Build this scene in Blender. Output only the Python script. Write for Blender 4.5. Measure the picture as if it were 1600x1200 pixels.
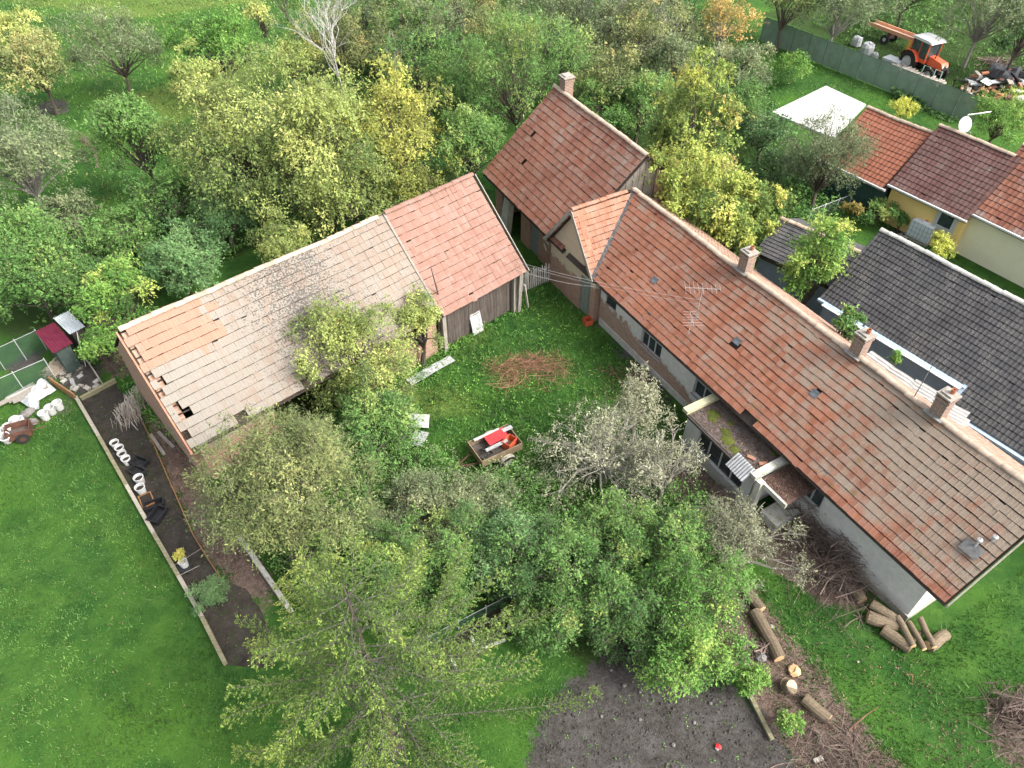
import bpy, math, random
import numpy as np
from mathutils import Vector, Matrix

for o in list(bpy.data.objects): bpy.data.objects.remove(o, do_unlink=True)
SC = bpy.context.scene
COL = SC.collection
R_ = math.radians
random.seed(7)

# ------------------------------------------------------------------ camera
CAM_H, PITCH, FPX = 22.0, R_(45.2), 1148.0
cam = bpy.data.cameras.new('camera'); cam.sensor_width = 36.0; cam.sensor_fit = 'HORIZONTAL'
cam.lens = 36.0*FPX/1600.0; cam.clip_start = 0.1; cam.clip_end = 3000
co = bpy.data.objects.new('camera', cam); COL.objects.link(co)
co.location = (0, 0, CAM_H); co.rotation_euler = (R_(90)-PITCH, 0, 0)
SC.camera = co
SC.render.resolution_x, SC.render.resolution_y = 1024, 768

# ------------------------------------------------------------------ sky, sun, exposure
SUN_AZ, SUN_EL = R_(112), R_(44)      # azimuth clockwise from +Y
W = bpy.data.worlds.new('World'); SC.world = W; W.use_nodes = True
wn = W.node_tree; wn.nodes.clear()
sky = wn.nodes.new('ShaderNodeTexSky'); sky.sky_type = 'NISHITA'; sky.sun_disc = False
sky.sun_elevation = SUN_EL; sky.sun_rotation = SUN_AZ; sky.air_density = 1.0; sky.dust_density = 6.0; sky.ozone_density = 1.0
hs = wn.nodes.new('ShaderNodeHueSaturation'); hs.inputs['Saturation'].default_value = 0.35   # high thin cloud greys the blue
bg = wn.nodes.new('ShaderNodeBackground'); bg.inputs['Strength'].default_value = 0.15
wo = wn.nodes.new('ShaderNodeOutputWorld')
wn.links.new(sky.outputs[0], hs.inputs['Color']); wn.links.new(hs.outputs[0], bg.inputs[0]); wn.links.new(bg.outputs[0], wo.inputs[0])
sd = bpy.data.lights.new('sun', 'SUN'); sd.energy = 0.85; sd.angle = R_(14); sd.color = (1.0, 0.955, 0.88)
so = bpy.data.objects.new('sun', sd); COL.objects.link(so)
to_sun = Vector((math.sin(SUN_AZ)*math.cos(SUN_EL), math.cos(SUN_AZ)*math.cos(SUN_EL), math.sin(SUN_EL)))
so.rotation_euler = to_sun.to_track_quat('Z', 'Y').to_euler(); so.location = (30, -20, 60)
SC.view_settings.view_transform = 'Standard'; SC.view_settings.look = 'None'
SC.view_settings.gamma = 1.0; SC.view_settings.exposure = 1.72
SC.view_settings.use_curve_mapping = False

# ------------------------------------------------------------------ survey helpers
_cp, _sp = math.cos(PITCH), math.sin(PITCH)
def at(px, py, z=0.0):
    """surveyed point of the photograph (1600x1200) at the real height z -> world position"""
    dx = (px-800)/FPX; dy = (py-600)/FPX
    d = Vector((dx, _cp - dy*_sp, -_sp - dy*_cp))
    return Vector((0, 0, CAM_H)) + d*((z-CAM_H)/d.z)
def ppm(px, py, z=0.0):
    p = at(px, py, z); return FPX/((p - Vector((0, 0, CAM_H))).dot(Vector((0, _cp, -_sp))))
def proj(v):
    d = v - np.array([0, 0, CAM_H]); dep = d[:, 1]*_cp - d[:, 2]*_sp
    return 800+FPX*d[:, 0]/dep, 600-FPX*(d[:, 1]*_sp+d[:, 2]*_cp)/dep

# ------------------------------------------------------------------ object helpers
def tag(o, label=None, cat=None, group=None, kind=None):
    if label: o['label'] = label
    if cat: o['category'] = cat
    if group: o['group'] = group
    if kind: o['kind'] = kind
    return o
def empty(name, loc=(0, 0, 0), rz=0.0, label=None, cat=None, group=None, rot=None):
    o = bpy.data.objects.new(name, None); COL.objects.link(o)
    o.location = loc; o.rotation_euler = rot if rot else (0, 0, rz); o.empty_display_size = .2
    return tag(o, label, cat, group)
def link(name, me, mat=None, parent=None, loc=None, rz=0.0, label=None, cat=None, group=None, kind=None, rot=None):
    if mat is not None and len(me.materials) == 0: me.materials.append(mat)
    o = bpy.data.objects.new(name, me); COL.objects.link(o)
    if parent: o.parent = parent
    if loc is not None: o.location = loc
    if rot: o.rotation_euler = rot
    elif rz: o.rotation_euler = (0, 0, rz)
    return tag(o, label, cat, group, kind)
def mesh_np(name, v, f, tint=None, smooth=False):
    """fast mesh from numpy arrays; f is (M,3) or (M,4)"""
    v = np.asarray(v, np.float32); f = np.asarray(f, np.int32); k = f.shape[1]
    me = bpy.data.meshes.new(name)
    me.vertices.add(len(v)); me.vertices.foreach_set('co', v.ravel())
    me.loops.add(f.size); me.loops.foreach_set('vertex_index', f.ravel())
    me.polygons.add(len(f)); me.polygons.foreach_set('loop_start', np.arange(0, f.size, k, dtype=np.int32))
    me.polygons.foreach_set('loop_total', np.full(len(f), k, np.int32))
    me.polygons.foreach_set('use_smooth', np.full(len(f), bool(smooth)))
    if tint is not None:
        a = me.color_attributes.new('tint', 'FLOAT_COLOR', 'POINT')
        t = np.ones((len(v), 4), np.float32); t[:, :tint.shape[1]] = tint; a.data.foreach_set('color', t.ravel())
    me.update(calc_edges=True); return me
class MB:
    def __init__(s): s.v = []; s.f = []
    def add(s, vs, fs):
        b = len(s.v); s.v += [tuple(x) for x in vs]; s.f += [tuple(b+i for i in q) for q in fs]; return s
    def box(s, c, d, rot=None):
        x, y, z = d[0]/2, d[1]/2, d[2]/2
        vs = [Vector(p) for p in ((-x,-y,-z),(x,-y,-z),(x,y,-z),(-x,y,-z),(-x,-y,z),(x,-y,z),(x,y,z),(-x,y,z))]
        if rot is not None: vs = [rot @ p for p in vs]
        return s.add([p+Vector(c) for p in vs], [(3,2,1,0),(4,5,6,7),(0,1,5,4),(1,2,6,5),(2,3,7,6),(3,0,4,7)])
    def b2(s, a, b):      # box by two corners
        return s.box([(a[i]+b[i])/2 for i in range(3)], [abs(b[i]-a[i]) for i in range(3)])
    def beam(s, a, b, w, h):
        a, b = Vector(a), Vector(b); d = b-a; q = d.to_track_quat('X', 'Z').to_matrix()
        return s.box((a+b)/2, (d.length, w, h), q)
    def tube(s, pts, rad, n=6, cap=True):
        pts = [Vector(p) for p in pts]; m = len(pts)
        if not hasattr(rad, '__len__'): rad = [rad]*m
        vs = []; fs = []; ref = None
        for i, p in enumerate(pts):
            t = (pts[min(i+1, m-1)]-pts[max(i-1, 0)]).normalized()
            if ref is None: ref = Vector((0, 0, 1)) if abs(t.z) < .9 else Vector((1, 0, 0))
            a = t.cross(ref).normalized(); b = a.cross(t); ref = b.cross(t)*-1 if False else ref
            for k in range(n):
                th = 2*math.pi*k/n; vs.append(p+a*(rad[i]*math.cos(th))+b*(rad[i]*math.sin(th)))
        for i in range(m-1):
            for k in range(n):
                fs.append((i*n+k, i*n+(k+1) % n, (i+1)*n+(k+1) % n, (i+1)*n+k))
        if cap: fs.append(tuple(range(n))[::-1]); fs.append(tuple((m-1)*n+k for k in range(n)))
        return s.add(vs, fs)
    def lathe(s, prof, n=16, c=(0, 0, 0)):
        vs = []; fs = []
        for r, z in prof:
            for k in range(n):
                th = 2*math.pi*k/n; vs.append((c[0]+r*math.cos(th), c[1]+r*math.sin(th), c[2]+z))
        for i in range(len(prof)-1):
            for k in range(n): fs.append((i*n+k, i*n+(k+1) % n, (i+1)*n+(k+1) % n, (i+1)*n+k))
        if prof[0][0] > 1e-4: fs.append(tuple(range(n))[::-1])
        return s.add(vs, fs)
    def prism(s, poly, axis, a, b):   # extrude 2d polygon along axis ('x': poly is (y,z), 'y': (x,z), 'z': (x,y))
        mk = {'x': lambda p, t: (t, p[0], p[1]), 'y': lambda p, t: (p[0], t, p[1]), 'z': lambda p, t: (p[0], p[1], t)}[axis]
        n = len(poly); vs = [mk(p, a) for p in poly]+[mk(p, b) for p in poly]
        fs = [tuple(range(n))[::-1], tuple(range(n, 2*n))]+[(i, (i+1) % n, n+(i+1) % n, n+i) for i in range(n)]
        return s.add(vs, fs)
    def mesh(s, name, smooth=False):
        me = bpy.data.meshes.new(name); me.from_pydata(s.v, [], s.f)
        import bmesh
        bm = bmesh.new(); bm.from_mesh(me); bmesh.ops.recalc_face_normals(bm, faces=bm.faces); bm.to_mesh(me); bm.free()
        if smooth:
            for p in me.polygons: p.use_smooth = True
        me.update(); return me
    def build(s, name, mat, parent=None, smooth=False, **k): return link(name, s.mesh(name, smooth), mat, parent, **k)
def corrugated(L, Wd, waves, amp, along='x', nx=3, th=.004, warp=0.0, seed=0):
    """corrugated sheet, ridges run along x"""
    rg = random.Random(seed); ny = waves*6
    m = MB(); vs = []; fs = []
    for side in (0, 1):
        for i in range(nx+1):
            for j in range(ny+1):
                x = L*(i/nx-.5); y = Wd*(j/ny-.5)
                vs.append((x, y, amp*math.sin(2*math.pi*waves*j/ny) + warp*math.sin(3*x+1.7*y+seed) - side*th))
    K = (nx+1)*(ny+1)
    for i in range(nx):
        for j in range(ny):
            a = i*(ny+1)+j; q = (a, a+ny+1, a+ny+2, a+1); fs.append(q); fs.append(tuple(K+t for t in q[::-1]))
    for i in range(nx):
        for j in (0, ny):
            a = i*(ny+1)+j; fs.append((a, a+ny+1, K+a+ny+1, K+a))
    for j in range(ny):
        for i in (0, nx):
            a = i*(ny+1)+j; fs.append((a, a+1, K+a+1, K+a))
    return m.add(vs, fs)
def copy_tree(o, parent=None):
    c = o.copy(); COL.objects.link(c)
    if parent: c.parent = parent
    for ch in [q for q in bpy.data.objects if q.parent == o]: copy_tree(ch, c)
    return c

# ------------------------------------------------------------------ materials
def newmat(name):
    m = bpy.data.materials.new(name); m.use_nodes = True; nt = m.node_tree; nt.nodes.clear()
    out = nt.nodes.new('ShaderNodeOutputMaterial'); bs = nt.nodes.new('ShaderNodeBsdfPrincipled')
    nt.links.new(bs.outputs[0], out.inputs[0]); bs.inputs['Specular IOR Level'].default_value = .25
    return m, nt, bs, out
def nd(nt, t, ins=None, **pr):
    n = nt.nodes.new(t)
    for k, v in pr.items(): setattr(n, k, v)
    for k, v in (ins or {}).items():
        s = n.inputs[k]
        if isinstance(v, bpy.types.NodeSocket): nt.links.new(v, s)
        else: s.default_value = v
    return n
def c4(c): return (c[0], c[1], c[2], 1.0)
def mth(nt, op, a, b=0.0, clamp=False): return nd(nt, 'ShaderNodeMath', {0: a, 1: b}, operation=op, use_clamp=clamp).outputs[0]
def mixc(nt, f, a, b, mode='MIX'):
    n = nt.nodes.new('ShaderNodeMix'); n.data_type = 'RGBA'; n.blend_type = mode
    for i, v in ((0, f), (6, a), (7, b)):
        if isinstance(v, bpy.types.NodeSocket): nt.links.new(v, n.inputs[i])
        elif i == 0: n.inputs[0].default_value = v
        else: n.inputs[i].default_value = c4(v)
    return n.outputs[2]
def ramp(nt, f, stops, interp='LINEAR'):
    n = nt.nodes.new('ShaderNodeValToRGB'); n.color_ramp.interpolation = interp
    e = n.color_ramp.elements
    while len(e) < len(stops): e.new(.5)
    for i, (p, c) in enumerate(stops):
        e[i].position = p; e[i].color = c4(c) if hasattr(c, '__len__') else (c, c, c, 1)
    nt.links.new(f, n.inputs[0]); return n.outputs[0]
def noise(nt, vec, scale, detail=4, rough=.6, off=0.0):
    n = nd(nt, 'ShaderNodeTexNoise', {'Scale': scale, 'Detail': detail, 'Roughness': rough})
    if off: vec = nd(nt, 'ShaderNodeVectorMath', {0: vec, 1: (off, off*1.7, off*.6)}, operation='ADD').outputs[0]
    nt.links.new(vec, n.inputs['Vector']); return n.outputs[0]
def bump(nt, bs, h, strength=.4, dist=.02):
    b = nd(nt, 'ShaderNodeBump', {'Strength': strength, 'Distance': dist, 'Height': h}); nt.links.new(b.outputs[0], bs.inputs['Normal'])
def objco(nt, ob=None):
    n = nt.nodes.new('ShaderNodeTexCoord')
    if ob: n.object = ob
    return n.outputs['Object']
_MC = {}
def weathered(name, c1, c2, scale=3.0, rough=.8, b=.3, dist=.01, stretch=None, metal=0.0, c3=None, spec=.25):
    """two-tone noise colour with fine relief, object space"""
    if name in _MC: return _MC[name]
    m, nt, bs, out = newmat(name); v = objco(nt)
    if stretch: v = nd(nt, 'ShaderNodeVectorMath', {0: v, 1: stretch}, operation='MULTIPLY').outputs[0]
    oi = nd(nt, 'ShaderNodeObjectInfo'); v = nd(nt, 'ShaderNodeVectorMath', {0: v, 1: oi.outputs['Location']}, operation='ADD').outputs[0]
    n1 = noise(nt, v, scale, 5, .65); n2 = noise(nt, v, scale*6, 4, .7, 3.1)
    f = ramp(nt, mth(nt, 'ADD', mth(nt, 'MULTIPLY', n1, .65), mth(nt, 'MULTIPLY', n2, .35)), [(.36, 0.0), (.64, 1.0)])
    col = mixc(nt, f, c1, c2)
    if c3: col = mixc(nt, ramp(nt, noise(nt, v, scale*1.7, 4, .7, 9.2), [(.55, 0.0), (.66, 1.0)]), col, c3)
    rv = mth(nt, 'ADD', mth(nt, 'MULTIPLY', oi.outputs['Random'], .3), .85)
    col = mixc(nt, 1.0, col, nd(nt, 'ShaderNodeCombineColor', {0: rv, 1: rv, 2: rv}).outputs[0], 'MULTIPLY')
    nt.links.new(col, bs.inputs['Base Color']); bs.inputs['Roughness'].default_value = rough; bs.inputs['Metallic'].default_value = metal
    bs.inputs['Specular IOR Level'].default_value = spec
    if b: bump(nt, bs, n2, b, dist)
    _MC[name] = m; return m
def leafmat(name, stops, trans=.32, rough=.55, val=(.5, 1.0), gain=2.35):
    m, nt, bs, out = newmat(name); stops = [(p, (gain*c[0], gain*c[1], gain*(c[2]*.85+.06*(c[0]+c[1])))) for p, c in stops]
    a = nd(nt, 'ShaderNodeAttribute', attribute_name='tint'); sp = nd(nt, 'ShaderNodeSeparateColor', {0: a.outputs['Color']})
    col = ramp(nt, sp.outputs[0], stops)
    g = mth(nt, 'ADD', mth(nt, 'MULTIPLY', sp.outputs[1], val[1]), val[0])
    col = mixc(nt, 1.0, col, nd(nt, 'ShaderNodeCombineColor', {0: g, 1: g, 2: g}).outputs[0], 'MULTIPLY')
    nt.links.new(col, bs.inputs['Base Color']); bs.inputs['Roughness'].default_value = rough; bs.inputs['Specular IOR Level'].default_value = .2
    tr = nd(nt, 'ShaderNodeBsdfTranslucent', {'Color': col}); mx = nd(nt, 'ShaderNodeMixShader', {0: trans, 1: bs.outputs[0], 2: tr.outputs[0]})
    nt.links.new(mx.outputs[0], out.inputs[0]); return m
def tilemat(name, root, tw, tey, cols, lich, lich_amt, moss, moss_amt, xg=None, patch=None, speck=.5, dark=.5, pale=None, spots=None):
    """clay tiles: one random colour per tile from the roof's own frame, lichen, moss, soot"""
    m, nt, bs, out = newmat(name); v = objco(nt, root)
    sx = nd(nt, 'ShaderNodeSeparateXYZ', {0: v})
    i = mth(nt, 'FLOOR', mth(nt, 'DIVIDE', mth(nt, 'ADD', sx.outputs[0], .003), tw)); j = mth(nt, 'FLOOR', mth(nt, 'DIVIDE', mth(nt, 'ADD', sx.outputs[1], .02), tey))
    cell = nd(nt, 'ShaderNodeCombineXYZ', {0: i, 1: j, 2: 0.0}).outputs[0]
    wnz = nd(nt, 'ShaderNodeTexWhiteNoise', {0: cell}, noise_dimensions='2D')
    r1 = wnz.outputs[0]; r2 = nd(nt, 'ShaderNodeSeparateColor', {0: wnz.outputs[1]}).outputs[1]
    big = noise(nt, v, .35, 3, .6); mid = noise(nt, v, 1.3, 4, .65, 4.4); fine = noise(nt, v, 26, 3, .7, 1.3); vf = noise(nt, v, 60, 2, .7, 7.7)
    f = mth(nt, 'ADD', mth(nt, 'MULTIPLY', r1, .42), mth(nt, 'ADD', mth(nt, 'MULTIPLY', mid, .38), mth(nt, 'MULTIPLY', fine, .2)))
    col = ramp(nt, f, [(.12+.76*k/(len(cols)-1), c) for k, c in enumerate(cols)])
    # soot and grime
    gr = ramp(nt, mth(nt, 'ADD', mth(nt, 'MULTIPLY', big, .6), mth(nt, 'MULTIPLY', fine, .4)), [(.38, 1.0), (.6, 0.0)])
    col = mixc(nt, mth(nt, 'MULTIPLY', gr, dark), col, (.03, .021, .018))
    # lichen film, per tile and per area
    la = mth(nt, 'ADD', mth(nt, 'MULTIPLY', mid, .5), mth(nt, 'ADD', mth(nt, 'MULTIPLY', r2, .13), mth(nt, 'MULTIPLY', fine, .42)))
    if xg:
        for (axis, a0, a1, amt) in xg:
            t = nd(nt, 'ShaderNodeMapRange', {0: sx.outputs[axis], 1: a0, 2: a1, 3: 0.0, 4: amt}).outputs[0]; la = mth(nt, 'ADD', la, t)
    lf = ramp(nt, la, [(.62-lich_amt, 0.0), (.82-lich_amt, 1.0)])
    lcol = mixc(nt, ramp(nt, vf, [(.35, 0.0), (.65, 1.0)]), lich[0], lich[1])
    col = mixc(nt, mth(nt, 'MULTIPLY', lf, .85), col, lcol)
    if patch:   # areas re-laid with other tiles: (x0,x1,y0,y1,colours)
        for (x0, x1, y0, y1, pc) in patch:
            px = mth(nt, 'ADD', mth(nt, 'MULTIPLY', i, tw), mth(nt, 'MULTIPLY', mth(nt, 'SUBTRACT', r2, .5), 1.1)); py = mth(nt, 'ADD', mth(nt, 'MULTIPLY', j, tey), mth(nt, 'MULTIPLY', mth(nt, 'SUBTRACT', r1, .5), .25))
            w = mth(nt, 'MULTIPLY', mth(nt, 'MULTIPLY', mth(nt, 'GREATER_THAN', px, x0), mth(nt, 'LESS_THAN', px, x1)), mth(nt, 'MULTIPLY', mth(nt, 'GREATER_THAN', py, y0), mth(nt, 'LESS_THAN', py, y1)))
            pcol = mixc(nt, mth(nt, 'MULTIPLY', fine, .25), ramp(nt, f, [(.2, pc[0]), (.8, pc[1])]), (.3, .2, .15))
            col = mixc(nt, w, col, pcol)
    sk = ramp(nt, mth(nt, 'ADD', mth(nt, 'MULTIPLY', vf, .7), mth(nt, 'MULTIPLY', mid, .3)), [(.56, 0.0), (.62, 1.0)])
    col = mixc(nt, mth(nt, 'MULTIPLY', sk, speck), col, (.27, .255, .225) if not pale else pale)
    if spots:   # dark crustose lichen blobs; density along the roof given as (x, weight) stops over x/12
        dn = ramp(nt, mth(nt, 'DIVIDE', sx.outputs[0], 12.0), [(x/12.0, w) for x, w in spots[1]])
        sn = mth(nt, 'ADD', noise(nt, v, 15, 3, .62, 21.0), mth(nt, 'MULTIPLY', mth(nt, 'SUBTRACT', dn, .5), .42))
        sn = mth(nt, 'ADD', sn, mth(nt, 'MULTIPLY', mth(nt, 'SUBTRACT', mid, .5), .25))
        col = mixc(nt, mth(nt, 'MULTIPLY', ramp(nt, sn, [(.565, 0.0), (.61, 1.0)]), spots[2]), col, mixc(nt, vf, spots[0], tuple(2.2*q for q in spots[0])))
    if moss_amt:
        mo = mth(nt, 'ADD', mth(nt, 'MULTIPLY', noise(nt, v, 2.1, 4, .7, 12.0), .6), mth(nt, 'MULTIPLY', fine, .4))
        mf = ramp(nt, mo, [(.64-moss_amt, 0.0), (.72-moss_amt, 1.0)])
        if xg: mf = mth(nt, 'MULTIPLY', mf, nd(nt, 'ShaderNodeMapRange', {0: sx.outputs[1], 1: 2.6, 2: .6, 3: .1, 4: 1.0}).outputs[0])
        col = mixc(nt, mf, col, moss)
    nt.links.new(col, bs.inputs['Base Color']); bs.inputs['Roughness'].default_value = .8
    bump(nt, bs, mth(nt, 'ADD', fine, vf), .35, .012)
    return m
def wallmat(name, plaster, plaster2, brick_to=None, brick_cols=((.25, .09, .05), (.36, .15, .09)), amt=.5, stain=(.12, .11, .09), xfade=None):
    """plaster that has come off the brick below a height brick_to"""
    if name in _MC: return _MC[name]
    m, nt, bs, out = newmat(name); v = objco(nt); s = nd(nt, 'ShaderNodeSeparateXYZ', {0: v})
    uv = nd(nt, 'ShaderNodeCombineXYZ', {0: mth(nt, 'ADD', s.outputs[0], s.outputs[1]), 1: s.outputs[2], 2: 0.0}).outputs[0]
    n1 = noise(nt, v, .9, 5, .65); n2 = noise(nt, v, 5, 5, .7, 2.2); n3 = noise(nt, v, 30, 3, .7, 5.0)
    col = mixc(nt, ramp(nt, mth(nt, 'ADD', mth(nt, 'MULTIPLY', n1, .5), mth(nt, 'MULTIPLY', n2, .5)), [(.38, 0.0), (.62, 1.0)]), plaster, plaster2)
    lowz = nd(nt, 'ShaderNodeMapRange', {0: s.outputs[2], 1: .0, 2: .7, 3: .75, 4: 0.0}).outputs[0]
    col = mixc(nt, mth(nt, 'MULTIPLY', lowz, mth(nt, 'ADD', n2, .2), True), col, stain)
    h = mth(nt, 'ADD', n2, mth(nt, 'MULTIPLY', n3, .4))
    if brick_to:
        br = nd(nt, 'ShaderNodeTexBrick', {'Vector': uv, 'Color1': c4(brick_cols[0]), 'Color2': c4(brick_cols[1]), 'Mortar': (.28, .25, .21, 1), 'Scale': 1.0, 'Mortar Size': .011, 'Brick Width': .27, 'Row Height': .08, 'Bias': 0.0})
        bc = mixc(nt, mth(nt, 'MULTIPLY', n2, .5), br.outputs[0], (.3, .27, .22))
        e = mth(nt, 'ADD', nd(nt, 'ShaderNodeMapRange', {0: s.outputs[2], 1: brick_to+.5, 2: brick_to-.7, 3: -.25, 4: .25}).outputs[0], mth(nt, 'ADD', mth(nt, 'MULTIPLY', n1, .6), mth(nt, 'MULTIPLY', n2, .4)))
        if xfade: e = mth(nt, 'SUBTRACT', e, nd(nt, 'ShaderNodeMapRange', {0: s.outputs[0], 1: xfade[0], 2: xfade[1], 3: 0.0, 4: .5}).outputs[0])
        bf = ramp(nt, e, [(.98-amt, 0.0), (1.0-amt, 1.0)])
        col = mixc(nt, bf, col, bc); h = mth(nt, 'SUBTRACT', h, mth(nt, 'MULTIPLY', bf, 1.2))
    nt.links.new(col, bs.inputs['Base Color']); bs.inputs['Roughness'].default_value = .9
    bump(nt, bs, h, .5, .02); _MC[name] = m; return m
def glassmat(name='window_glass', col=(.02, .025, .03)):
    if name in _MC: return _MC[name]
    m, nt, bs, out = newmat(name); v = objco(nt)
    nt.links.new(mixc(nt, ramp(nt, noise(nt, v, 4, 3), [(.35, 0.0), (.7, 1.0)]), col, tuple(2.2*c for c in col)), bs.inputs['Base Color'])
    bs.inputs['Roughness'].default_value = .12; bs.inputs['Specular IOR Level'].default_value = .5; _MC[name] = m; return m
def netmat(name, col, cover=.5, scale=40.0):
    """woven netting: threads with real holes between them"""
    m, nt, bs, out = newmat(name); v = objco(nt); s = nd(nt, 'ShaderNodeSeparateXYZ', {0: v})
    wv = lambda sock: mth(nt, 'LESS_THAN', mth(nt, 'FRACT', mth(nt, 'MULTIPLY', sock, scale)), 1-math.sqrt(1-cover))
    a = mth(nt, 'MAXIMUM', wv(s.outputs[0]), wv(s.outputs[2]))
    n1 = noise(nt, v, 1.5, 4); nt.links.new(mixc(nt, n1, tuple(.6*c for c in col), tuple(1.4*c for c in col)), bs.inputs['Base Color'])
    nt.links.new(a, bs.inputs['Alpha']); bs.inputs['Roughness'].default_value = .7; return m

# ================================================================== GROUND
def in_poly(x, y, poly):
    c = np.zeros(x.shape, bool); n = len(poly)
    for i in range(n):
        x0, y0 = poly[i][:2]; x1, y1 = poly[(i+1) % n][:2]
        if y0 == y1: continue
        k = ((y0 > y) != (y1 > y)) & (x < (x1-x0)*(y-y0)/(y1-y0)+x0); c ^= k
    return c
def wp(pl): return [tuple(at(*p)[:2]) for p in pl]
ZONES = {
 'soil': [[(835,1130),(870,1080),(915,1045),(950,1005),(1010,990),(1080,1000),(1130,1050),(1165,1085),(1190,1130),(1225,1160),(1262,1300),(830,1300),(815,1200)],
          [(80,590),(110,560),(150,560),(165,600),(130,628)], [(0,575),(75,538),(90,548),(0,598)],
          [(50,165),(100,150),(110,175),(60,185)], [(748,640),(770,628),(790,640),(772,654)],
          [(915,490),(960,520),(1040,600),(1060,640),(1035,640),(960,545),(915,500)],
          [(80,630),(100,622),(120,640),(100,668),(85,655)], [(1380,318),(1420,330),(1430,372),(1400,380)]],
 'litter': [[(215,640),(262,745),(300,830),(345,905),(378,925),(460,985),(400,860),(340,780),(290,700),(258,650)],
            [(1130,880),(1190,930),(1240,1000),(1290,1050),(1330,1120),(1420,1200),(1450,1300),(1270,1300),(1190,1130),(1140,1020),(1090,900)],
            [(1190,770),(1260,780),(1330,850),(1370,940),(1290,950),(1215,900),(1200,830)],
            [(1060,700),(1090,720),(1170,800),(1240,860),(1180,880),(1090,830),(1040,760)],
            [(1535,1090),(1600,1075),(1700,1120),(1700,1260),(1560,1200)], [(120,470),(190,500),(240,560),(200,600),(140,560)]],
 'dry': [[(200,150),(330,110),(480,60),(560,30),(560,90),(420,130),(280,190),(180,230)], [(700,520),(760,505),(775,530),(705,548)],
         [(0,0),(200,30),(420,0),(400,-60),(0,-60)],
         [(600,600),(720,600),(760,650),(640,660)]],
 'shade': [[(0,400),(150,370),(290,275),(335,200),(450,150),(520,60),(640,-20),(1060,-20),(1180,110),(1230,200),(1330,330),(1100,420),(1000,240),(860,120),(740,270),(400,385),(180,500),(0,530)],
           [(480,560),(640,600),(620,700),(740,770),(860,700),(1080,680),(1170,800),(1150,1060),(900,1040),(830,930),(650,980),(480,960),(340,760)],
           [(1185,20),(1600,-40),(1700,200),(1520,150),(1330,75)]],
}
xs = np.concatenate([[-900,-500,-250,-120,-75,-55], np.arange(-46, 46.01, .36), [55,75,120,250,500,900]])
ys = np.concatenate([[-300,-120,-50,-20,-8], np.arange(0, 78.01, .36), [90,110,150,250,500,1200]])
GX, GY = np.meshgrid(xs, ys); nx_, ny_ = len(xs), len(ys)
gz = np.zeros(GX.shape)
zc = np.zeros(GX.shape+(4,), np.float32)
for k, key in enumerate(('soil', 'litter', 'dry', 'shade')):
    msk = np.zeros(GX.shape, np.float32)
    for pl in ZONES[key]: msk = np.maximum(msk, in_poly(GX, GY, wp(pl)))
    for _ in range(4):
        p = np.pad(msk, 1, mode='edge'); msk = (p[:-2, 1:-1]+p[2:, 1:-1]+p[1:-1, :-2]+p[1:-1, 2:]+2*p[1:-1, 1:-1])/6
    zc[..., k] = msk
idx = np.arange(nx_*ny_).reshape(ny_, nx_)
gf = np.stack([idx[:-1, :-1].ravel(), idx[:-1, 1:].ravel(), idx[1:, 1:].ravel(), idx[1:, :-1].ravel()], 1)
gm = mesh_np('ground', np.stack([GX.ravel(), GY.ravel(), gz.ravel()], 1), gf)
ga = gm.color_attributes.new('zone', 'FLOAT_COLOR', 'POINT'); ga.data.foreach_set('color', zc.reshape(-1, 4).ravel())
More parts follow.
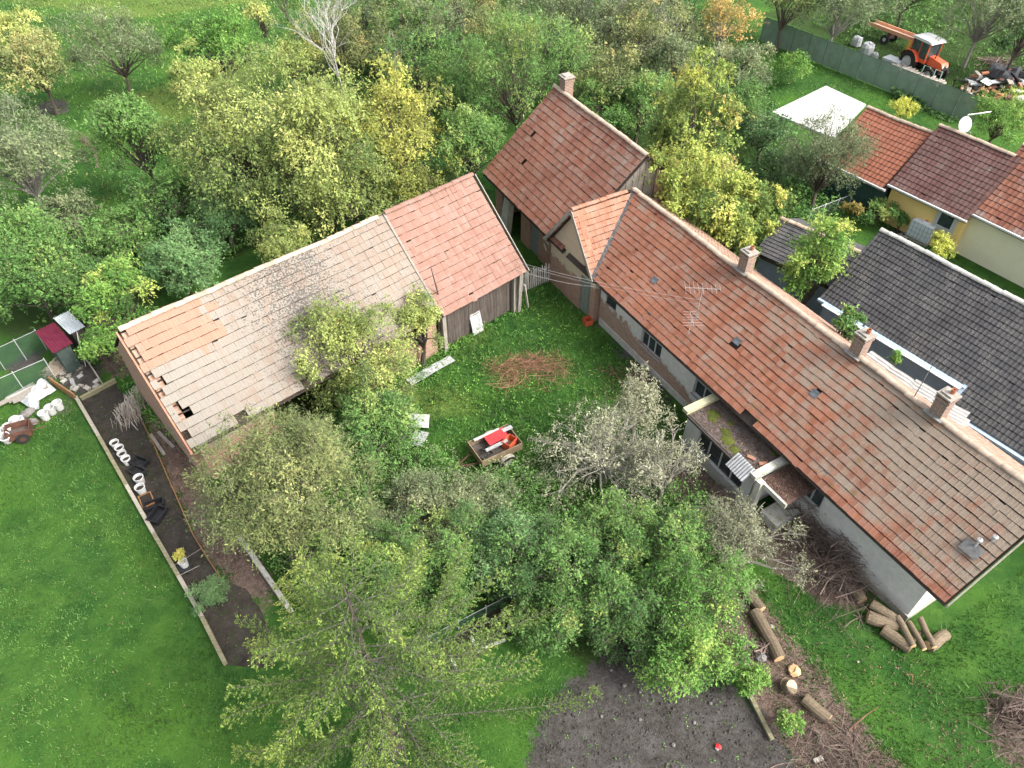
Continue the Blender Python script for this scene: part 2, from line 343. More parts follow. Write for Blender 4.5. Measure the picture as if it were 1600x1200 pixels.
def groundmat():
    m, nt, bs, out = newmat('ground_grass_and_soil'); v = nd(nt, 'ShaderNodeNewGeometry').outputs['Position']
    a = nd(nt, 'ShaderNodeAttribute', attribute_name='zone'); s = nd(nt, 'ShaderNodeSeparateColor', {0: a.outputs['Color']}); al = a.outputs['Alpha']
    big = noise(nt, v, .22, 4, .6); mid = noise(nt, v, 1.1, 5, .7, 3.0); fin = noise(nt, v, 7, 5, .75, 8.0); vf = noise(nt, v, 34, 4, .75, 5.0)
    g = mth(nt, 'ADD', mth(nt, 'MULTIPLY', mid, .4), mth(nt, 'ADD', mth(nt, 'MULTIPLY', fin, .3), mth(nt, 'MULTIPLY', noise(nt, v, 3.2, 4, .7, 6.0), .3)))
    grass = ramp(nt, g, [(.34, (.015, .042, .010)), (.45, (.032, .090, .018)), (.55, (.056, .134, .026)), (.65, (.10, .168, .036)), (.76, (.165, .195, .06))])
    grass = mixc(nt, ramp(nt, big, [(.42, 0.0), (.66, .75)]), grass, (.085, .19, .025)); grass = mixc(nt, ramp(nt, noise(nt, v, .6, 4, .65, 31.0), [(.5, 0.0), (.68, .6)]), grass, (.018, .075, .016))
    grass = mixc(nt, mth(nt, 'MULTIPLY', ramp(nt, vf, [(.3, 0.0), (.7, 1.0)]), .5), mixc(nt, .45, grass, (.005, .02, .004)), grass)
    def edge(w, lo, hi): return ramp(nt, mth(nt, 'ADD', w, mth(nt, 'MULTIPLY', mth(nt, 'SUBTRACT', g, .5), 2.2)), [(lo, 0.0), (hi, 1.0)])
    dry = mixc(nt, fin, (.09, .15, .025), (.16, .18, .05)); col = mixc(nt, mth(nt, 'MULTIPLY', edge(s.outputs[2], .2, .95), .6), grass, dry)
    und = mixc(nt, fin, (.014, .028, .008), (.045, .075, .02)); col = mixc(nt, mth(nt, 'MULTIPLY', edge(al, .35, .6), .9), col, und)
    soil = ramp(nt, mth(nt, 'ADD', mth(nt, 'MULTIPLY', fin, .5), mth(nt, 'MULTIPLY', mid, .5)), [(.34, (.022, .019, .017)), (.47, (.052, .047, .043)), (.58, (.078, .073, .069)), (.7, (.12, .112, .105))])
    soil = mixc(nt, ramp(nt, vf, [(.62, 0.0), (.7, .4)]), soil, (.16, .14, .12))
    lit = ramp(nt, mth(nt, 'ADD', mth(nt, 'MULTIPLY', fin, .5), mth(nt, 'MULTIPLY', vf, .5)), [(.34, (.042, .029, .024)), (.5, (.115, .083, .068)), (.66, (.24, .18, .145))])
    col = mixc(nt, edge(s.outputs[1], .42, .62), col, lit); col = mixc(nt, edge(s.outputs[0], .42, .58), col, soil)
    nt.links.new(col, bs.inputs['Base Color']); bs.inputs['Roughness'].default_value = .95; bs.inputs['Specular IOR Level'].default_value = .1
    bump(nt, bs, mth(nt, 'ADD', mth(nt, 'MULTIPLY', fin, .6), mth(nt, 'ADD', mth(nt, 'MULTIPLY', vf, .35), mth(nt, 'MULTIPLY', mid, .8))), .8, .12)
    return m
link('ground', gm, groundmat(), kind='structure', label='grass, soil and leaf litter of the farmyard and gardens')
soilm = weathered('garden_soil', (.018, .015, .012), (.048, .040, .033), 2.5, .95, .9, .05, c3=(.026, .036, .012))
def sheet(name, pl, z, mat, label, jag=.06, sub=.25, kind='structure'):
    """flat piece of ground with a slightly ragged outline"""
    rg = random.Random(name); w = [Vector((p[0], p[1])) for p in wp(pl)]; q = []
    for i, p in enumerate(w):
        d = w[(i+1) % len(w)]-p; k = max(1, int(d.length/sub))
        for t in range(k): q.append(p+d*t/k+Vector((rg.uniform(-jag, jag), rg.uniform(-jag, jag))))
    m = MB(); m.prism([(p.x, p.y) for p in q], 'z', -.05, z)
    return m.build(name, mat, kind=kind, label=label)
sheet('garden_bed', [(128,628),(180,600),(215,640),(232,685),(264,750),(302,836),(345,908),(386,922),(425,985),(430,1042),(354,1040),(240,832)], .03, soilm, 'dark soil bed between timber edging and barn gable')
sheet('vegetable_bed', [(640,1035),(800,938),(828,945),(835,968),(700,1058),(655,1062)], .012, soilm, 'narrow bare soil bed beside the green net')

# ================================================================== ROOF TILES
def tile_shape(tw, te, kind=0, slot=.024):
    """pressed interlocking clay tile: raised side roll, flat pan, drip lip at the lower end, open joint at the upper end"""
    if kind == 0: pr = [(0, .010), (.11, .010), (.18, .003), (.52, .003), (.58, .008), (1.0, .003)]
    elif kind == 1: pr = [(0, .006), (.14, .017), (.34, .020), (.58, .005), (1.0, .004)]   # double roman wave
    else: pr = [(0, .010), (.08, .010), (.14, .003), (.9, .003), (1.0, .010)]
    v = []; n = len(pr)
    for y, dz in ((0, .026), (te-slot, .006)):                    # drip lip, pan running up to the open joint under the next course
        for (x, z) in pr: v.append((x*tw*1.005, y, z+dz))
    for y, dz in ((.003, .010), (te-slot+.002, -.014)):           # thickness at both ends
        for (x, z) in pr: v.append((x*tw*1.005, y, z+dz))
    f = []
    for k in range(n-1): f += [(k, k+1, n+k+1, n+k), (2*n+k, 2*n+k+1, k+1, k), (n+k, n+k+1, 3*n+k+1, 3*n+k)]
    return np.array(v, float), np.array(f)
def lay_tiles(roof, mat, root, O, ex, ev, ni, nj, tw, te, kind=0, skip=None, n_sep=0, seed=1, jit=1.0, sag=.02, name='roof_tile', slot=.024):
    rg = np.random.default_rng(seed); tv, tf = tile_shape(tw, te, kind, slot)
    O, ex, ev = np.array(O, float), np.array(ex, float), np.array(ev, float); en = np.cross(ex, ev)
    I, J = np.meshgrid(np.arange(ni), np.arange(nj)); I = I.ravel(); J = J.ravel()
    base = O + np.outer(I*tw, ex) + np.outer(J*te, ev)
    if skip is not None:
        cen = base+ex*tw/2+ev*te/2; keep = np.array([not skip(c, i, j) for c, i, j in zip(cen, I, J)]); base = base[keep]; I = I[keep]; J = J[keep]
    N = len(base)
    base = base + np.outer(sag*(np.sin(I*tw*.9+seed)+.7*np.sin(I*tw*.37+J*.14+2*seed)+.6*np.sin(J*.2+I*.11)), en)
    if abs(ex[0]) > .5: base[:, 2] += wave(base[:, 0])*(.35+.65*J/max(1, nj))
    base = base + np.outer(rg.normal(0, .003*jit, N), en) + np.outer(rg.normal(0, .004*jit, N), ev)
    rot = rg.normal(0, .012*jit, N); slip = rg.random(N) < .012*jit
    base[slip] += np.outer(-rg.uniform(.01, .05, slip.sum()), ev); rot[slip] *= 3
    EX = np.outer(np.cos(rot), ex)+np.outer(np.sin(rot), ev); EV = np.outer(-np.sin(rot), ex)+np.outer(np.cos(rot), ev)
    tilt = rg.normal(0, .010*jit, N); EVt = EV+np.outer(tilt, en)
    M = root.matrix_basis
    wb = np.array([list(M @ Vector(b)) for b in base+ex*tw/2+ev*te/2])
    sep = np.zeros(N, bool)
    if n_sep:
        px, py = proj(wb); ok = (px > 4) & (px < 1596) & (py > 4) & (py < 1196)
        d = np.linalg.norm(wb-np.array([0, 0, CAM_H]), axis=1); d[~ok] = 1e9
        sep[np.argsort(d)[:n_sep]] = True
    me = mesh_np(name, tv, tf); me.materials.append(mat)
    for k in np.nonzero(sep)[0]:
        o = bpy.data.objects.new(name, me); COL.objects.link(o); o.parent = roof
        mt = Matrix.Identity(4)
        for r in range(3): mt[r][0] = EX[k, r]; mt[r][1] = EVt[k, r]; mt[r][2] = en[r]; mt[r][3] = base[k, r]
        o.matrix_local = mt
    ns = np.nonzero(~sep)[0]
    if len(ns):
        V = base[ns][:, None, :]+tv[None, :, 0:1]*EX[ns][:, None, :]+tv[None, :, 1:2]*EVt[ns][:, None, :]+tv[None, :, 2:3]*en
        F = tf[None]+(np.arange(len(ns))*len(tv))[:, None, None]
        link('tile_field', mesh_np('tile_field', V.reshape(-1, 3), F.reshape(-1, 4)), mat, roof, kind='stuff')
def wave(x): return .030*np.sin(x*.55+.6)+.022*np.sin(x*1.25+1.0)-.03
def ridge_caps(roof, mat, a, b, r=.12, step=.37, seed=0, name='ridge_tile'):
    rg = random.Random(seed); a, b = Vector(a), Vector(b); d = b-a; L = d.length; q = d.to_track_quat('X', 'Z')
    m = MB(); n = 7; vs = []
    for x, rr in ((0, 1.08), (step*1.06, .92)):
        for k in range(n):
            th = math.pi*k/(n-1); vs.append((x, rr*r*math.cos(th), rr*r*math.sin(th)*.8))
    vs += [(x, y*.86, z-.025) for (x, y, z) in vs[:n]]
    fs = [(k, k+1, n+k+1, n+k) for k in range(n-1)]+[(2*n+k, 2*n+k+1, k+1, k) for k in range(n-1)]
    m.add(vs, fs); me = m.mesh(name); me.materials.append(mat)
    for i in range(int(L/step)):
        o = bpy.data.objects.new(name, me); COL.objects.link(o); o.parent = roof
        o.location = a+d.normalized()*step*i+Vector((0, 0, rg.uniform(-.012, .012)+.01+(float(wave(a.x+step*i)) if abs(d.x) > .5*L else 0)))
        o.rotation_mode = 'QUATERNION'; o.rotation_quaternion = q @ Matrix.Rotation(rg.uniform(-.05, .05), 3, 'Z').to_quaternion()
def facade(parent, name, mat, x0, x1, z0, z1, y0, y1, ops=(), swap=False):
    """wall slab in the x/z plane with real openings (xa,xb,za,zb)"""
    m = MB(); P = (lambda x, y, z: (y, x, z)) if swap else (lambda x, y, z: (x, y, z))
    X = x0
    for (xa, xb, za, zb) in sorted(ops):
        if xa > X: m.b2(P(X, y0, z0), P(xa, y1, z1))
        if za > z0: m.b2(P(xa, y0, z0), P(xb, y1, za))
        if zb < z1: m.b2(P(xa, y0, zb), P(xb, y1, z1))
        X = xb
    if X < x1: m.b2(P(X, y0, z0), P(x1, y1, z1))
    return m.build(name, mat, parent)
def window(parent, xa, xb, za, zb, y, fm, gm_, mull=1, trans=0, sill=None, out=-1, swap=False, name='window', inner=.09):
    """casement set back in its opening; out=-1: outside is towards -y"""
    m = MB(); P = (lambda x, y, z: (y, x, z)) if swap else (lambda x, y, z: (x, y, z)); t = .055; yb = y-out*inner
    for (a, b) in (((xa, yb-.03, za), (xb, yb+.03, za+t)), ((xa, yb-.03, zb-t), (xb, yb+.03, zb)), ((xa, yb-.03, za+t), (xa+t, yb+.03, zb-t)), ((xb-t, yb-.03, za+t), (xb, yb+.03, zb-t))): m.b2(P(*a), P(*b))
    for k in range(mull):
        x = xa+(xb-xa)*(k+1)/(mull+1); m.b2(P(x-.028, yb-.034, za+t), P(x+.028, yb+.034, zb-t))
    for k in range(trans):
        z = za+(zb-za)*(.62 if trans == 1 else (k+1)/(trans+1)); m.b2(P(xa+t, yb-.022, z-.018), P(xb-t, yb+.022, z+.018))
    w = m.build(name, fm, parent)
    for k in range(mull+1):
        a = xa+t+(xb-xa-2*t)*k/(mull+1)+.01; b = xa+t+(xb-xa-2*t)*(k+1)/(mull+1)-.01
        MB().b2(P(a, yb-.006, za+t), P(b, yb+.006, zb-t)).build('pane', gm_, w)
    if sill: MB().b2(P(xa-.05, y+out*.07, za-.05), P(xb+.05, y-out*inner, za-.004)).build('sill', sill, w)
    return w
def plank_wall(parent, mat, x0, x1, z0, ztop, y, th=.03, wd=.19, seed=0, gap=.008, swap=False, name='plank', lean=.004):
    """each vertical board a mesh object; ztop is a number or a function of x"""
    rg = random.Random(seed); X = x0
    while X < x1-.03:
        w = min(wd*rg.uniform(.8, 1.2), x1-X); zt = ztop(X+w/2) if callable(ztop) else ztop
        m = MB().box((0, 0, (zt-z0)/2), (w-gap, th, zt-z0)) if not swap else MB().box((0, 0, (zt-z0)/2), (th, w-gap, zt-z0))
        yy = y+rg.uniform(-.006, .006); loc = (X+w/2, yy, z0+rg.uniform(0, .03)) if not swap else (yy, X+w/2, z0+rg.uniform(0, .03))
        o = m.build(name, mat, parent, loc=loc); o.rotation_euler = (0, rg.uniform(-lean, lean), 0) if not swap else (rg.uniform(-lean, lean), 0, 0)
        X += w
def chimney(parent, x, y, z0, z1, bm_, capm, potm, s=.42, pots=1, rz=0.0):
    b = MB().box((0, 0, (z1-z0)/2), (s, s, z1-z0)); b.box((0, 0, z1-z0-.10), (s+.07, s+.07, .075))
    c = b.build('chimney', bm_, parent, loc=(x, y, z0), rz=rz)
    k = MB().prism([(-s*.62, -s*.6), (s*.58, -s*.64), (s*.64, s*.6), (-s*.6, s*.63)], 'z', z1-z0+.002, z1-z0+.06)
    k.prism([(-s*.42, -s*.4), (s*.4, -s*.42), (s*.42, s*.4), (-s*.4, s*.42)], 'z', z1-z0+.062, z1-z0+.12); k.build('chimney_cap', capm, c)
    for i in range(pots):
        MB().lathe([(.075, 0), (.075, .16), (.055, .16), (.055, .02)], 12, (.05*(-1)**i, .03, z1-z0+.122)).build('chimney_pot', potm, c)
    MB().box((0, -s/2-.05, .52), (s+.22, .14, .03)).build('flashing', M_lead, c)
    return c

M_lead = weathered('old_lead_flashing', (.09, .09, .09), (.2, .2, .19), 6, .6)
M_brick = wallmat('chimney_brick', (.2, .08, .05), (.25, .11, .07), 9.0, ((.11, .042, .028), (.21, .085, .055)), .9)
M_cap = weathered('mortar_cap', (.22, .20, .17), (.36, .33, .29), 8, .9, .6)
M_clay = weathered('clay_pot', (.28, .10, .06), (.38, .16, .09), 5, .8)
M_plaster = wallmat('house_plaster', (.42, .42, .41), (.55, .54, .505), 1.15, amt=.56, brick_cols=((.22, .10, .065), (.36, .20, .14)), xfade=(8.5, 11.5))
M_plaster2 = wallmat('annex_plaster', (.42, .43, .42), (.53, .54, .53), None)
M_gable = wallmat('gable_plaster', (.42, .36, .26), (.55, .42, .30), 1.7, amt=.55)
M_barnwall = wallmat('barn_wall_plaster', (.32, .28, .22), (.42, .38, .30), 1.6, amt=.6)
M_barnwood = weathered('barn_weathered_planks', (.035, .028, .024), (.12, .10, .085), 2.2, .9, .6, .01, (9, 9, .8))
M_greywood = weathered('grey_old_wood', (.17, .15, .125), (.33, .30, .26), 2.5, .9, .6, .01, (7, 7, .9))
M_mosswood = weathered('mossy_timber', (.12, .105, .06), (.26, .235, .16), 3, .9, .6, .01, (1.0, 7, 7), c3=(.12, .14, .04))
M_deck = weathered('dark_roof_boards', (.03, .024, .02), (.06, .045, .035), 3, .9)
M_frame = weathered('old_white_window_paint', (.30, .31, .30), (.42, .43, .42), 9, .7)
M_sill = weathered('grey_sill', (.2, .2, .19), (.3, .3, .28), 6, .8)
M_glass = glassmat()
M_conc = weathered('old_concrete', (.28, .27, .24), (.42, .41, .37), 2.5, .9, .5, .01, c3=(.22, .24, .13))
M_white = weathered('white_sheet_metal', (.27, .275, .275), (.36, .365, .365), 6, .6, .3, c3=(.2, .2, .185))

# ================================================================== FARMHOUSE
HZ = R_(-59.71); HO = Vector((12.476, 10.339, 0))+Vector((math.cos(R_(120.29)), math.sin(R_(120.29)), 0))*21.5
house = empty('farmhouse', HO, HZ, 'long derelict farmhouse with lichen-spotted red tile roof and crossing gable', 'farmhouse')
bpy.context.view_layer.update()
HW, HE, HR, HL = 3.256, 2.61, 5.05, 21.5
NC = 15; hten = math.hypot(HW, HR-HE)/NC; htey = HW/NC; htw = .212; ca, sa = HW/math.hypot(HW, HR-HE), (HR-HE)/math.hypot(HW, HR-HE)
M_htile = tilemat('farmhouse_clay_tiles', house, htw, htey,
    [(.142, .050, .027), (.205, .077, .043), (.251, .100, .057), (.239, .111, .074), (.262, .142, .103)],
    ((.154, .125, .091), (.245, .214, .171)), .0, (.085, .097, .020), .06, xg=[(0, 7, 19, .25), (1, .3, .0, -.35), (1, 1.2, 3.0, .10)], speck=.35, dark=.28)
M_hrear_lit = tilemat('farmhouse_rear_tiles_lit', house, htw, htey, [(.256, .152, .104), (.320, .200, .144), (.360, .248, .192)], ((.288, .240, .192), (.368, .320, .272)), .02, (.080, .096, .024), 0, dark=.15)  # rear slope paler than the front: glancing light put into its tile colours
M_gtile = tilemat('cross_gable_clay_tiles', house, .3, htw, [(.230, .094, .054), (.288, .130, .079), (.317, .166, .112), (.288, .166, .115)], ((.230, .180, .137), (.302, .252, .202)), .03, (.144, .144, .036), 0, dark=.25, speck=.3)
M_capt = weathered('mortared_ridge_tiles', (.26, .20, .15), (.45, .34, .26), 4, .85, .6, c3=(.25, .24, .2))
dk = MB()
for (y0, y1) in ((0.03, HW), (2*HW-.03, HW)):
    dk.prism([(y0, HE-.175), (y1, HR-.17), (y1, HR-.20), (y0, HE-.205)], 'x', 1.55, HL-.04)
roof = dk.build('roof', M_deck, house)
sk_wins = [(21.5-15.37, 1.30), (21.5-10.72, 1.5), (21.5-7.23, 1.75)]
def hskip(c, i, j):
    if c[0] < 1.5 or c[0] < 3.78-1.85*c[1]/HW: return True
    for (x, y) in sk_wins:
        if abs(c[0]-x) < .16 and abs(c[1]-y) < .10: return True
    if j == 0 and (11.6 < c[0] < 11.75 or 13.0 < c[0] < 13.5): return True
    return False
lay_tiles(roof, M_htile, house, (0, 0, HE), (1, 0, 0), (0, ca, sa), int(HL/htw)+0, NC, htw, hten, 0, hskip, 300, 3, 1.2, .016)
lay_tiles(roof, M_hrear_lit, house, (HL, 2*HW, HE), (-1, 0, 0), (0, -ca, sa), int((HL-1.5)/htw), NC, htw, hten, 0, None, 0, 4, 1, .012)
ridge_caps(roof, M_capt, (1.9, HW, HR-.01), (HL, HW, HR-.01), .12, .38, 2)
for (x, y) in sk_wins:   # small glass tiles let light into the loft
    z = HE+(HR-HE)*y/HW; sl = MB().box((0, 0, 0), (.30, .26, .03), Matrix.Rotation(math.atan2(HR-HE, HW), 3, 'X')); sl.build('skylight', glassmat('skylight_glass', (.055, .062, .068)), house, loc=(x, y, z+.03))
# verge boards of the near end
vb = MB(); vb.prism([(-.02, HE-.14), (HW, HR-.13), (HW, HR+.03), (-.02, HE+.02)], 'x', HL+.002, HL+.035); vb.prism([(2*HW+.02, HE-.14), (HW, HR-.13), (HW, HR+.03), (2*HW+.02, HE+.02)], 'x', HL+.004, HL+.037)
vb.build('verge_board', M_greywood, house)
# walls
WY = .5; WX1 = HL-.72; WT = 2.86
ops = [(21.5-14.75, 21.5-13.45, 1.0, 2.15), (21.5-11.35, 21.5-10.25, 1.0, 2.15), (21.5-6.1, 21.5-4.75, 1.05, 2.2), (21.5-17.35, 21.5-16.6, 1.35, 2.0), (21.5-9.2, 21.5-8.3, .15, 2.1)]
wall = facade(house, 'front_wall', M_plaster, 3.75, WX1, 0, WT, WY, WY+.4, ops)
win_mull = {0: 2, 1: 1, 2: 2}
for k, (xa, xb, za, zb) in enumerate(ops[:3]): window(house, xa, xb, za, zb, WY, M_frame, M_glass, win_mull[k], 1, M_sill)
window(house, *ops[3], WY, M_barnwood, M_glass, 0, 0)
bw = MB(); bw.prism([(WY+.4, 0), (2*HW-.5, 0), (2*HW-.5, WT), (HW, HR-.22), (WY+.4, WT+.25)], 'x', WX1-.35, WX1); bw.b2((0.3, 2*HW-.85, 0), (WX1-.36, 2*HW-.5, WT))
bw.build('rear_and_end_wall', wallmat('end_wall_plaster_lit', (.55, .55, .53), (.66, .66, .63), None), house)  # gable end's sunlit white is put into a paler plaster than the front
MB().b2((3.9, WY-.07, 0), (11.45, WY-.002, .32)).build('plinth', M_conc, house); MB().b2((15.05, WY-.07, 0), (WX1+.07, WY-.002, .34)).build('plinth', M_conc, house); MB().b2((WX1+.002, WY-.0, 0), (WX1+.06, 2*HW-.5, .33)).build('plinth', M_conc, house)
cn = MB(); cn.b2((3.9, WY-.05, WT-.27), (WX1+.01, WY-.003, WT-.05)); cn.build('eaves_band', weathered('eaves_band_plaster', (.42, .43, .43), (.52, .53, .53), 3), house)
# crossing gable: faces the yard
GB = math.atan2(HR-HE, 1.85); cg, sg = math.cos(GB), math.sin(GB); glen = math.hypot(1.85, HR-HE)
gops = [(2.55, 3.35, 0, 2.05), (2.75, 3.05, 2.45, 3.15)]
gw = MB(); gwall = facade(house, 'gable_wall', M_gable, 0.05, 3.68, 0, 2.45, .22, .55, gops[:1])
gt = MB(); gt.prism([(0.08, 2.452), (2.75, 2.452), (2.75, 3.72), (1.85, 4.9)], 'y', .222, .5); gt.prism([(3.05, 2.452), (3.62, 2.452), (3.05, 3.3)], 'y', .222, .5); gt.prism([(2.75, 3.15), (3.05, 3.15), (3.05, 3.3), (2.75, 3.72)], 'y', .222, .5)
gt.build('gable_wall', M_gable, house)
dr = MB()
drt = empty('door'); drt.parent = house; drt.location = (2.95, .30, 0)
for k in range(6): MB().b2((-.39+k*.13, -.02, .03), (-.39+k*.13+.122, .02, 2.02)).build('door_board', weathered('green_grey_door', (.12, .14, .12), (.2, .22, .19), 3, .8, .4, .01, (8, 8, 1)), drt)
MB().b2((2.76, .36, 2.46), (3.04, .39, 3.14)).build('loft_hatch', M_barnwood, house)
gdk = MB(); gdk.prism([(1.85, HR-.20), (3.72, HE-.25), (3.72, HE-.28), (1.85, HR-.23)], 'y', .0, 1.6); gdk.prism([(1.85, HR-.20), (-.02, HE-.25), (-.02, HE-.28), (1.85, HR-.23)], 'y', .0, 3.2)
groof = gdk.build('gable_roof', M_deck, house)
gten = glen/12
lay_tiles(groof, M_gtile, house, (3.75, -.06, HE-.10), (0, 1, 0), (-cg, 0, sg), 16, 12, htw, gten*1.005, 0, lambda c, i, j: c[1] > HW*(3.74-c[0])/1.85-.02, 0, 5, 1, .008)
lay_tiles(groof, M_gtile, house, (-.05, 3.25, HE-.10), (0, -1, 0), (cg, 0, sg), 15, 12, htw, gten*1.005, 0, None, 0, 6, 1, .008)
ridge_caps(groof, M_gtile, (1.85, -.05, HR-.0), (1.85, 3.1, HR-.0), .11, .36, 3)
MB().beam((3.76, -.02, HE+.015), (1.9, HW+.02, HR+.0), .24, .05).build('valley_gutter', weathered('valley_lead', (.035, .035, .038), (.085, .085, .085), 5, .7, .4, c3=(.16, .16, .155)), groof)
for (xa, xb) in ((3.78, 1.85), (-.08, 1.85)):
    MB().beam((xa, -.085, HE-.13), (xb, -.085, HR-.05), .035, .17).build('barge_board', M_greywood, groof)
ft = MB(); ft.beam((-.15, -.12, HE-.1), (.02, .1, HE-.45), .05, .05); ft.beam((-.1, -.1, HE-.4), (.05, -.05, HE-.75), .04, .04); ft.build('broken_rafter', M_greywood, groof)
for s_, zt in ((12.74, 5.86), (7.27, 5.86), (4.07, 5.86)): chimney(house, 21.5-s_, HW+.1, 4.55, zt, M_brick, M_cap, M_clay, .42, 1)
# glazed porch built on to the front
AX0, AX1, AY, AZ = 11.5, 15.0, -1.0, 2.0
facade(house, 'porch_wall', M_plaster2, AX0, AX1, 0, AZ-.1, AY, AY+.2, [(AX0+.7, AX1-.4, .62, 1.78)])
window(house, AX0+.7, AX1-.4, .62, 1.78, AY, M_frame, M_glass, 3, 0, M_sill, inner=.07)
am = MB(); am.b2((AX0+.002, AY+.2, 0), (AX0+.2, WY-.002, AZ-.1)); am.b2((AX1-.2, AY+.2, 0), (AX1-.002, WY-.002, AZ-.1)); am.build('porch_wall', M_plaster2, house)
M_mossroof = weathered('littered_flat_roof', (.055, .047, .044), (.115, .095, .09), 6, .95, .9, .03, c3=(.07, .075, .02))
ar = MB(); ar.b2((AX0-.08, AY-.14, AZ-.098), (AX1+.06, WY-.003, AZ)); ar.build('porch_roof', M_mossroof, house)
rm = np.random.default_rng(5)
M_mosscl = weathered('moss_cushion', (.038, .052, .009), (.085, .098, .016), 14, .95, .9, .02)
for (mx, my, rr) in ((12.05, -.3, .32), (12.2, -.55, .24), (13.0, -.55, .3), (13.3, -.75, .34), (13.75, -.85, .26), (12.75, -.1, .16), (14.6, .2, .12)):
    mo = MB(); pts = []
    for k in range(14):
        th = 2*math.pi*k/14; q = rr*rm.uniform(.6, 1.15); pts.append((q*math.cos(th), q*.75*math.sin(th), 0))
    vs = [(x, y, AZ+.002) for x, y, z in pts]+[(x*.6, y*.6, AZ+.045) for x, y, z in pts]+[(0, 0, AZ+.06)]
    mo.add(vs, [(i, (i+1) % 14, 14+(i+1) % 14, 14+i) for i in range(14)]+[(14+i, 14+(i+1) % 14, 28) for i in range(14)]); mo.build('moss_patch', M_mosscl, house, loc=(mx, my, 0), smooth=True)
MB().b2((AX0-.14, AY-.22, AZ+.002), (AX0+.13, WY-.1, AZ+.16)).build('porch_coping', weathered('yellow_mossy_coping', (.34, .32, .2), (.45, .43, .3), 4, .9, .5, c3=(.3, .32, .1)), house)
MB().b2((AX1-.12, AY-.2, AZ+.002), (AX1+.14, WY-.1, AZ+.17)).build('porch_coping', M_conc, house)
MB().b2((AX0-.05, AY-.21, AZ-.13), (AX1-.95, AY-.145, AZ-.03)).build('gutter', weathered('rusty_gutter', (.03, .028, .026), (.08, .06, .05), 6), house)
MB().b2((AX1+.145, AY-.12, 0), (AX1+.36, AY+.1, AZ-.02)).build('porch_pillar', weathered('limewash_pillar', (.45, .43, .37), (.55, .53, .47), 4), house)
cp = MB(); cp.b2((AX1+.15, AY+.11, AZ-.24), (AX1+1.35, WY-.004, AZ-.12)); cp.build('canopy_roof', weathered('canopy_leaf_litter', (.06, .034, .028), (.15, .09, .075), 9, .95, .9, .03), house)
MB().b2((AX1+.15, AY+.02, AZ-.26), (AX1+1.38, AY+.105, AZ-.06)).build('canopy_edge', M_conc, house)
MB().b2((AX1+.5, AY+.25, 0), (AX1+1.25, WY-.08, .4)).build('door_step', M_conc, house)
cs = corrugated(.62, .95, 8, .03, nx=2, seed=3).build('corrugated_scrap', M_white, house, loc=(AX1-.55, AY-.22, AZ+.02)); cs.rotation_euler = (R_(8), R_(38), R_(-92))
for (bx, by, a_) in ((14.35, -.62, .4), (14.75, -.45, 1.1), (14.5, -.95, .2)): MB().box((0, 0, .04), (.3, .14, .06)).build('loose_tile', M_gtile, house, loc=(bx, by, AZ), rz=a_)
# aerials and vent on the roof
def yagi(parent, base, h, rz, n, L, mat, tilt=0.0):
    q = empty('tv_aerial', base, rz); q.parent = parent; m = MB(); m.tube([(0, 0, -.1), (0, 0, h)], .014, 6); m.tube([(-L*.5, 0, h-.05), (L*.5, 0, h-.05)], .009, 5); m.build('mast', mat, q)
    for k in range(n):
        x = L*(k/(n-1)-.5); w = .42-.2*k/n
        MB().tube([(x, -w, h-.05), (x, w, h-.05)], .005, 4).build('element', mat, q)
    return q
M_alu = weathered('aluminium_tube', (.26, .25, .25), (.38, .37, .36), 5, .55, .1)
def roofz(y): return HE+(HR-HE)*y/HW
yagi(house, (8.8, 1.25, roofz(1.25)), 1.5, R_(55), 9, 1.3, M_alu); yagi(house, (9.05, .75, roofz(.75)), .8, R_(150), 6, .8, M_alu)
vt = empty('vent_pipe'); vt.parent = house; vt.location = (20.85, 1.35, roofz(1.35))
for (x, y, h) in ((0, 0, .36), (.18, .38, .45)): MB().lathe([(.035, -.05), (.035, h), (.075, h+.01), (.08, h+.08), (.02, h+.12)], 10, (x, y, 0)).build('pipe', M_white, vt)
MB().box((0, -.1, .03), (.55, .4, .03), Matrix.Rotation(R_(36.8), 3, 'X')).build('lead_patch', M_lead, vt)
MB().tube([(21.5-4.9, HW, HR), (21.5-4.9, HW+.05, HR+1.7)], [.018, .01], 5).build('lightning_rod', M_lead, house)

# ================================================================== FAR BARN WING
FZ = R_(-61.4); fx = Vector((math.cos(FZ), math.sin(FZ), 0)); FO = Vector((-1.29, 34.37, 0))-fx*.55
fbarn = empty('barn_wing', FO, FZ, 'tall tiled barn wing standing at the back of the yard, joined to farmhouse gable', 'barn')
bpy.context.view_layer.update()
FW, FE, FR, FL = 4.2, 2.6, 6.25, 8.05
FNC = 17; ften = math.hypot(FW, FR-FE)/FNC; cf, sf = FW/math.hypot(FW, FR-FE), (FR-FE)/math.hypot(FW, FR-FE)
M_ftile = tilemat('barn_wing_clay_tiles', fbarn, .215, FW/FNC, [(.138, .051, .033), (.192, .072, .045), (.234, .096, .060), (.228, .114, .078), (.270, .162, .120)], ((.162, .126, .102), (.240, .204, .168)), .03, (.078, .090, .018), .0, xg=[(1, 1.5, 4.0, .12)], speck=.3, dark=.35)
fd = MB()
for (y0, y1) in ((0.03, FW), (2*FW-.03, FW)): fd.prism([(y0, FE-.175), (y1, FR-.17), (y1, FR-.20), (y0, FE-.205)], 'x', .03, FL-.03)
froof = fd.build('roof', M_deck, fbarn)
lay_tiles(froof, M_ftile, fbarn, (0, 0, FE), (1, 0, 0), (0, cf, sf), int(FL/.215), FNC, .215, ften, 0, lambda c, i, j: (i, j) in ((9, 5), (5, 9)), 0, 11, 1.2, .022)
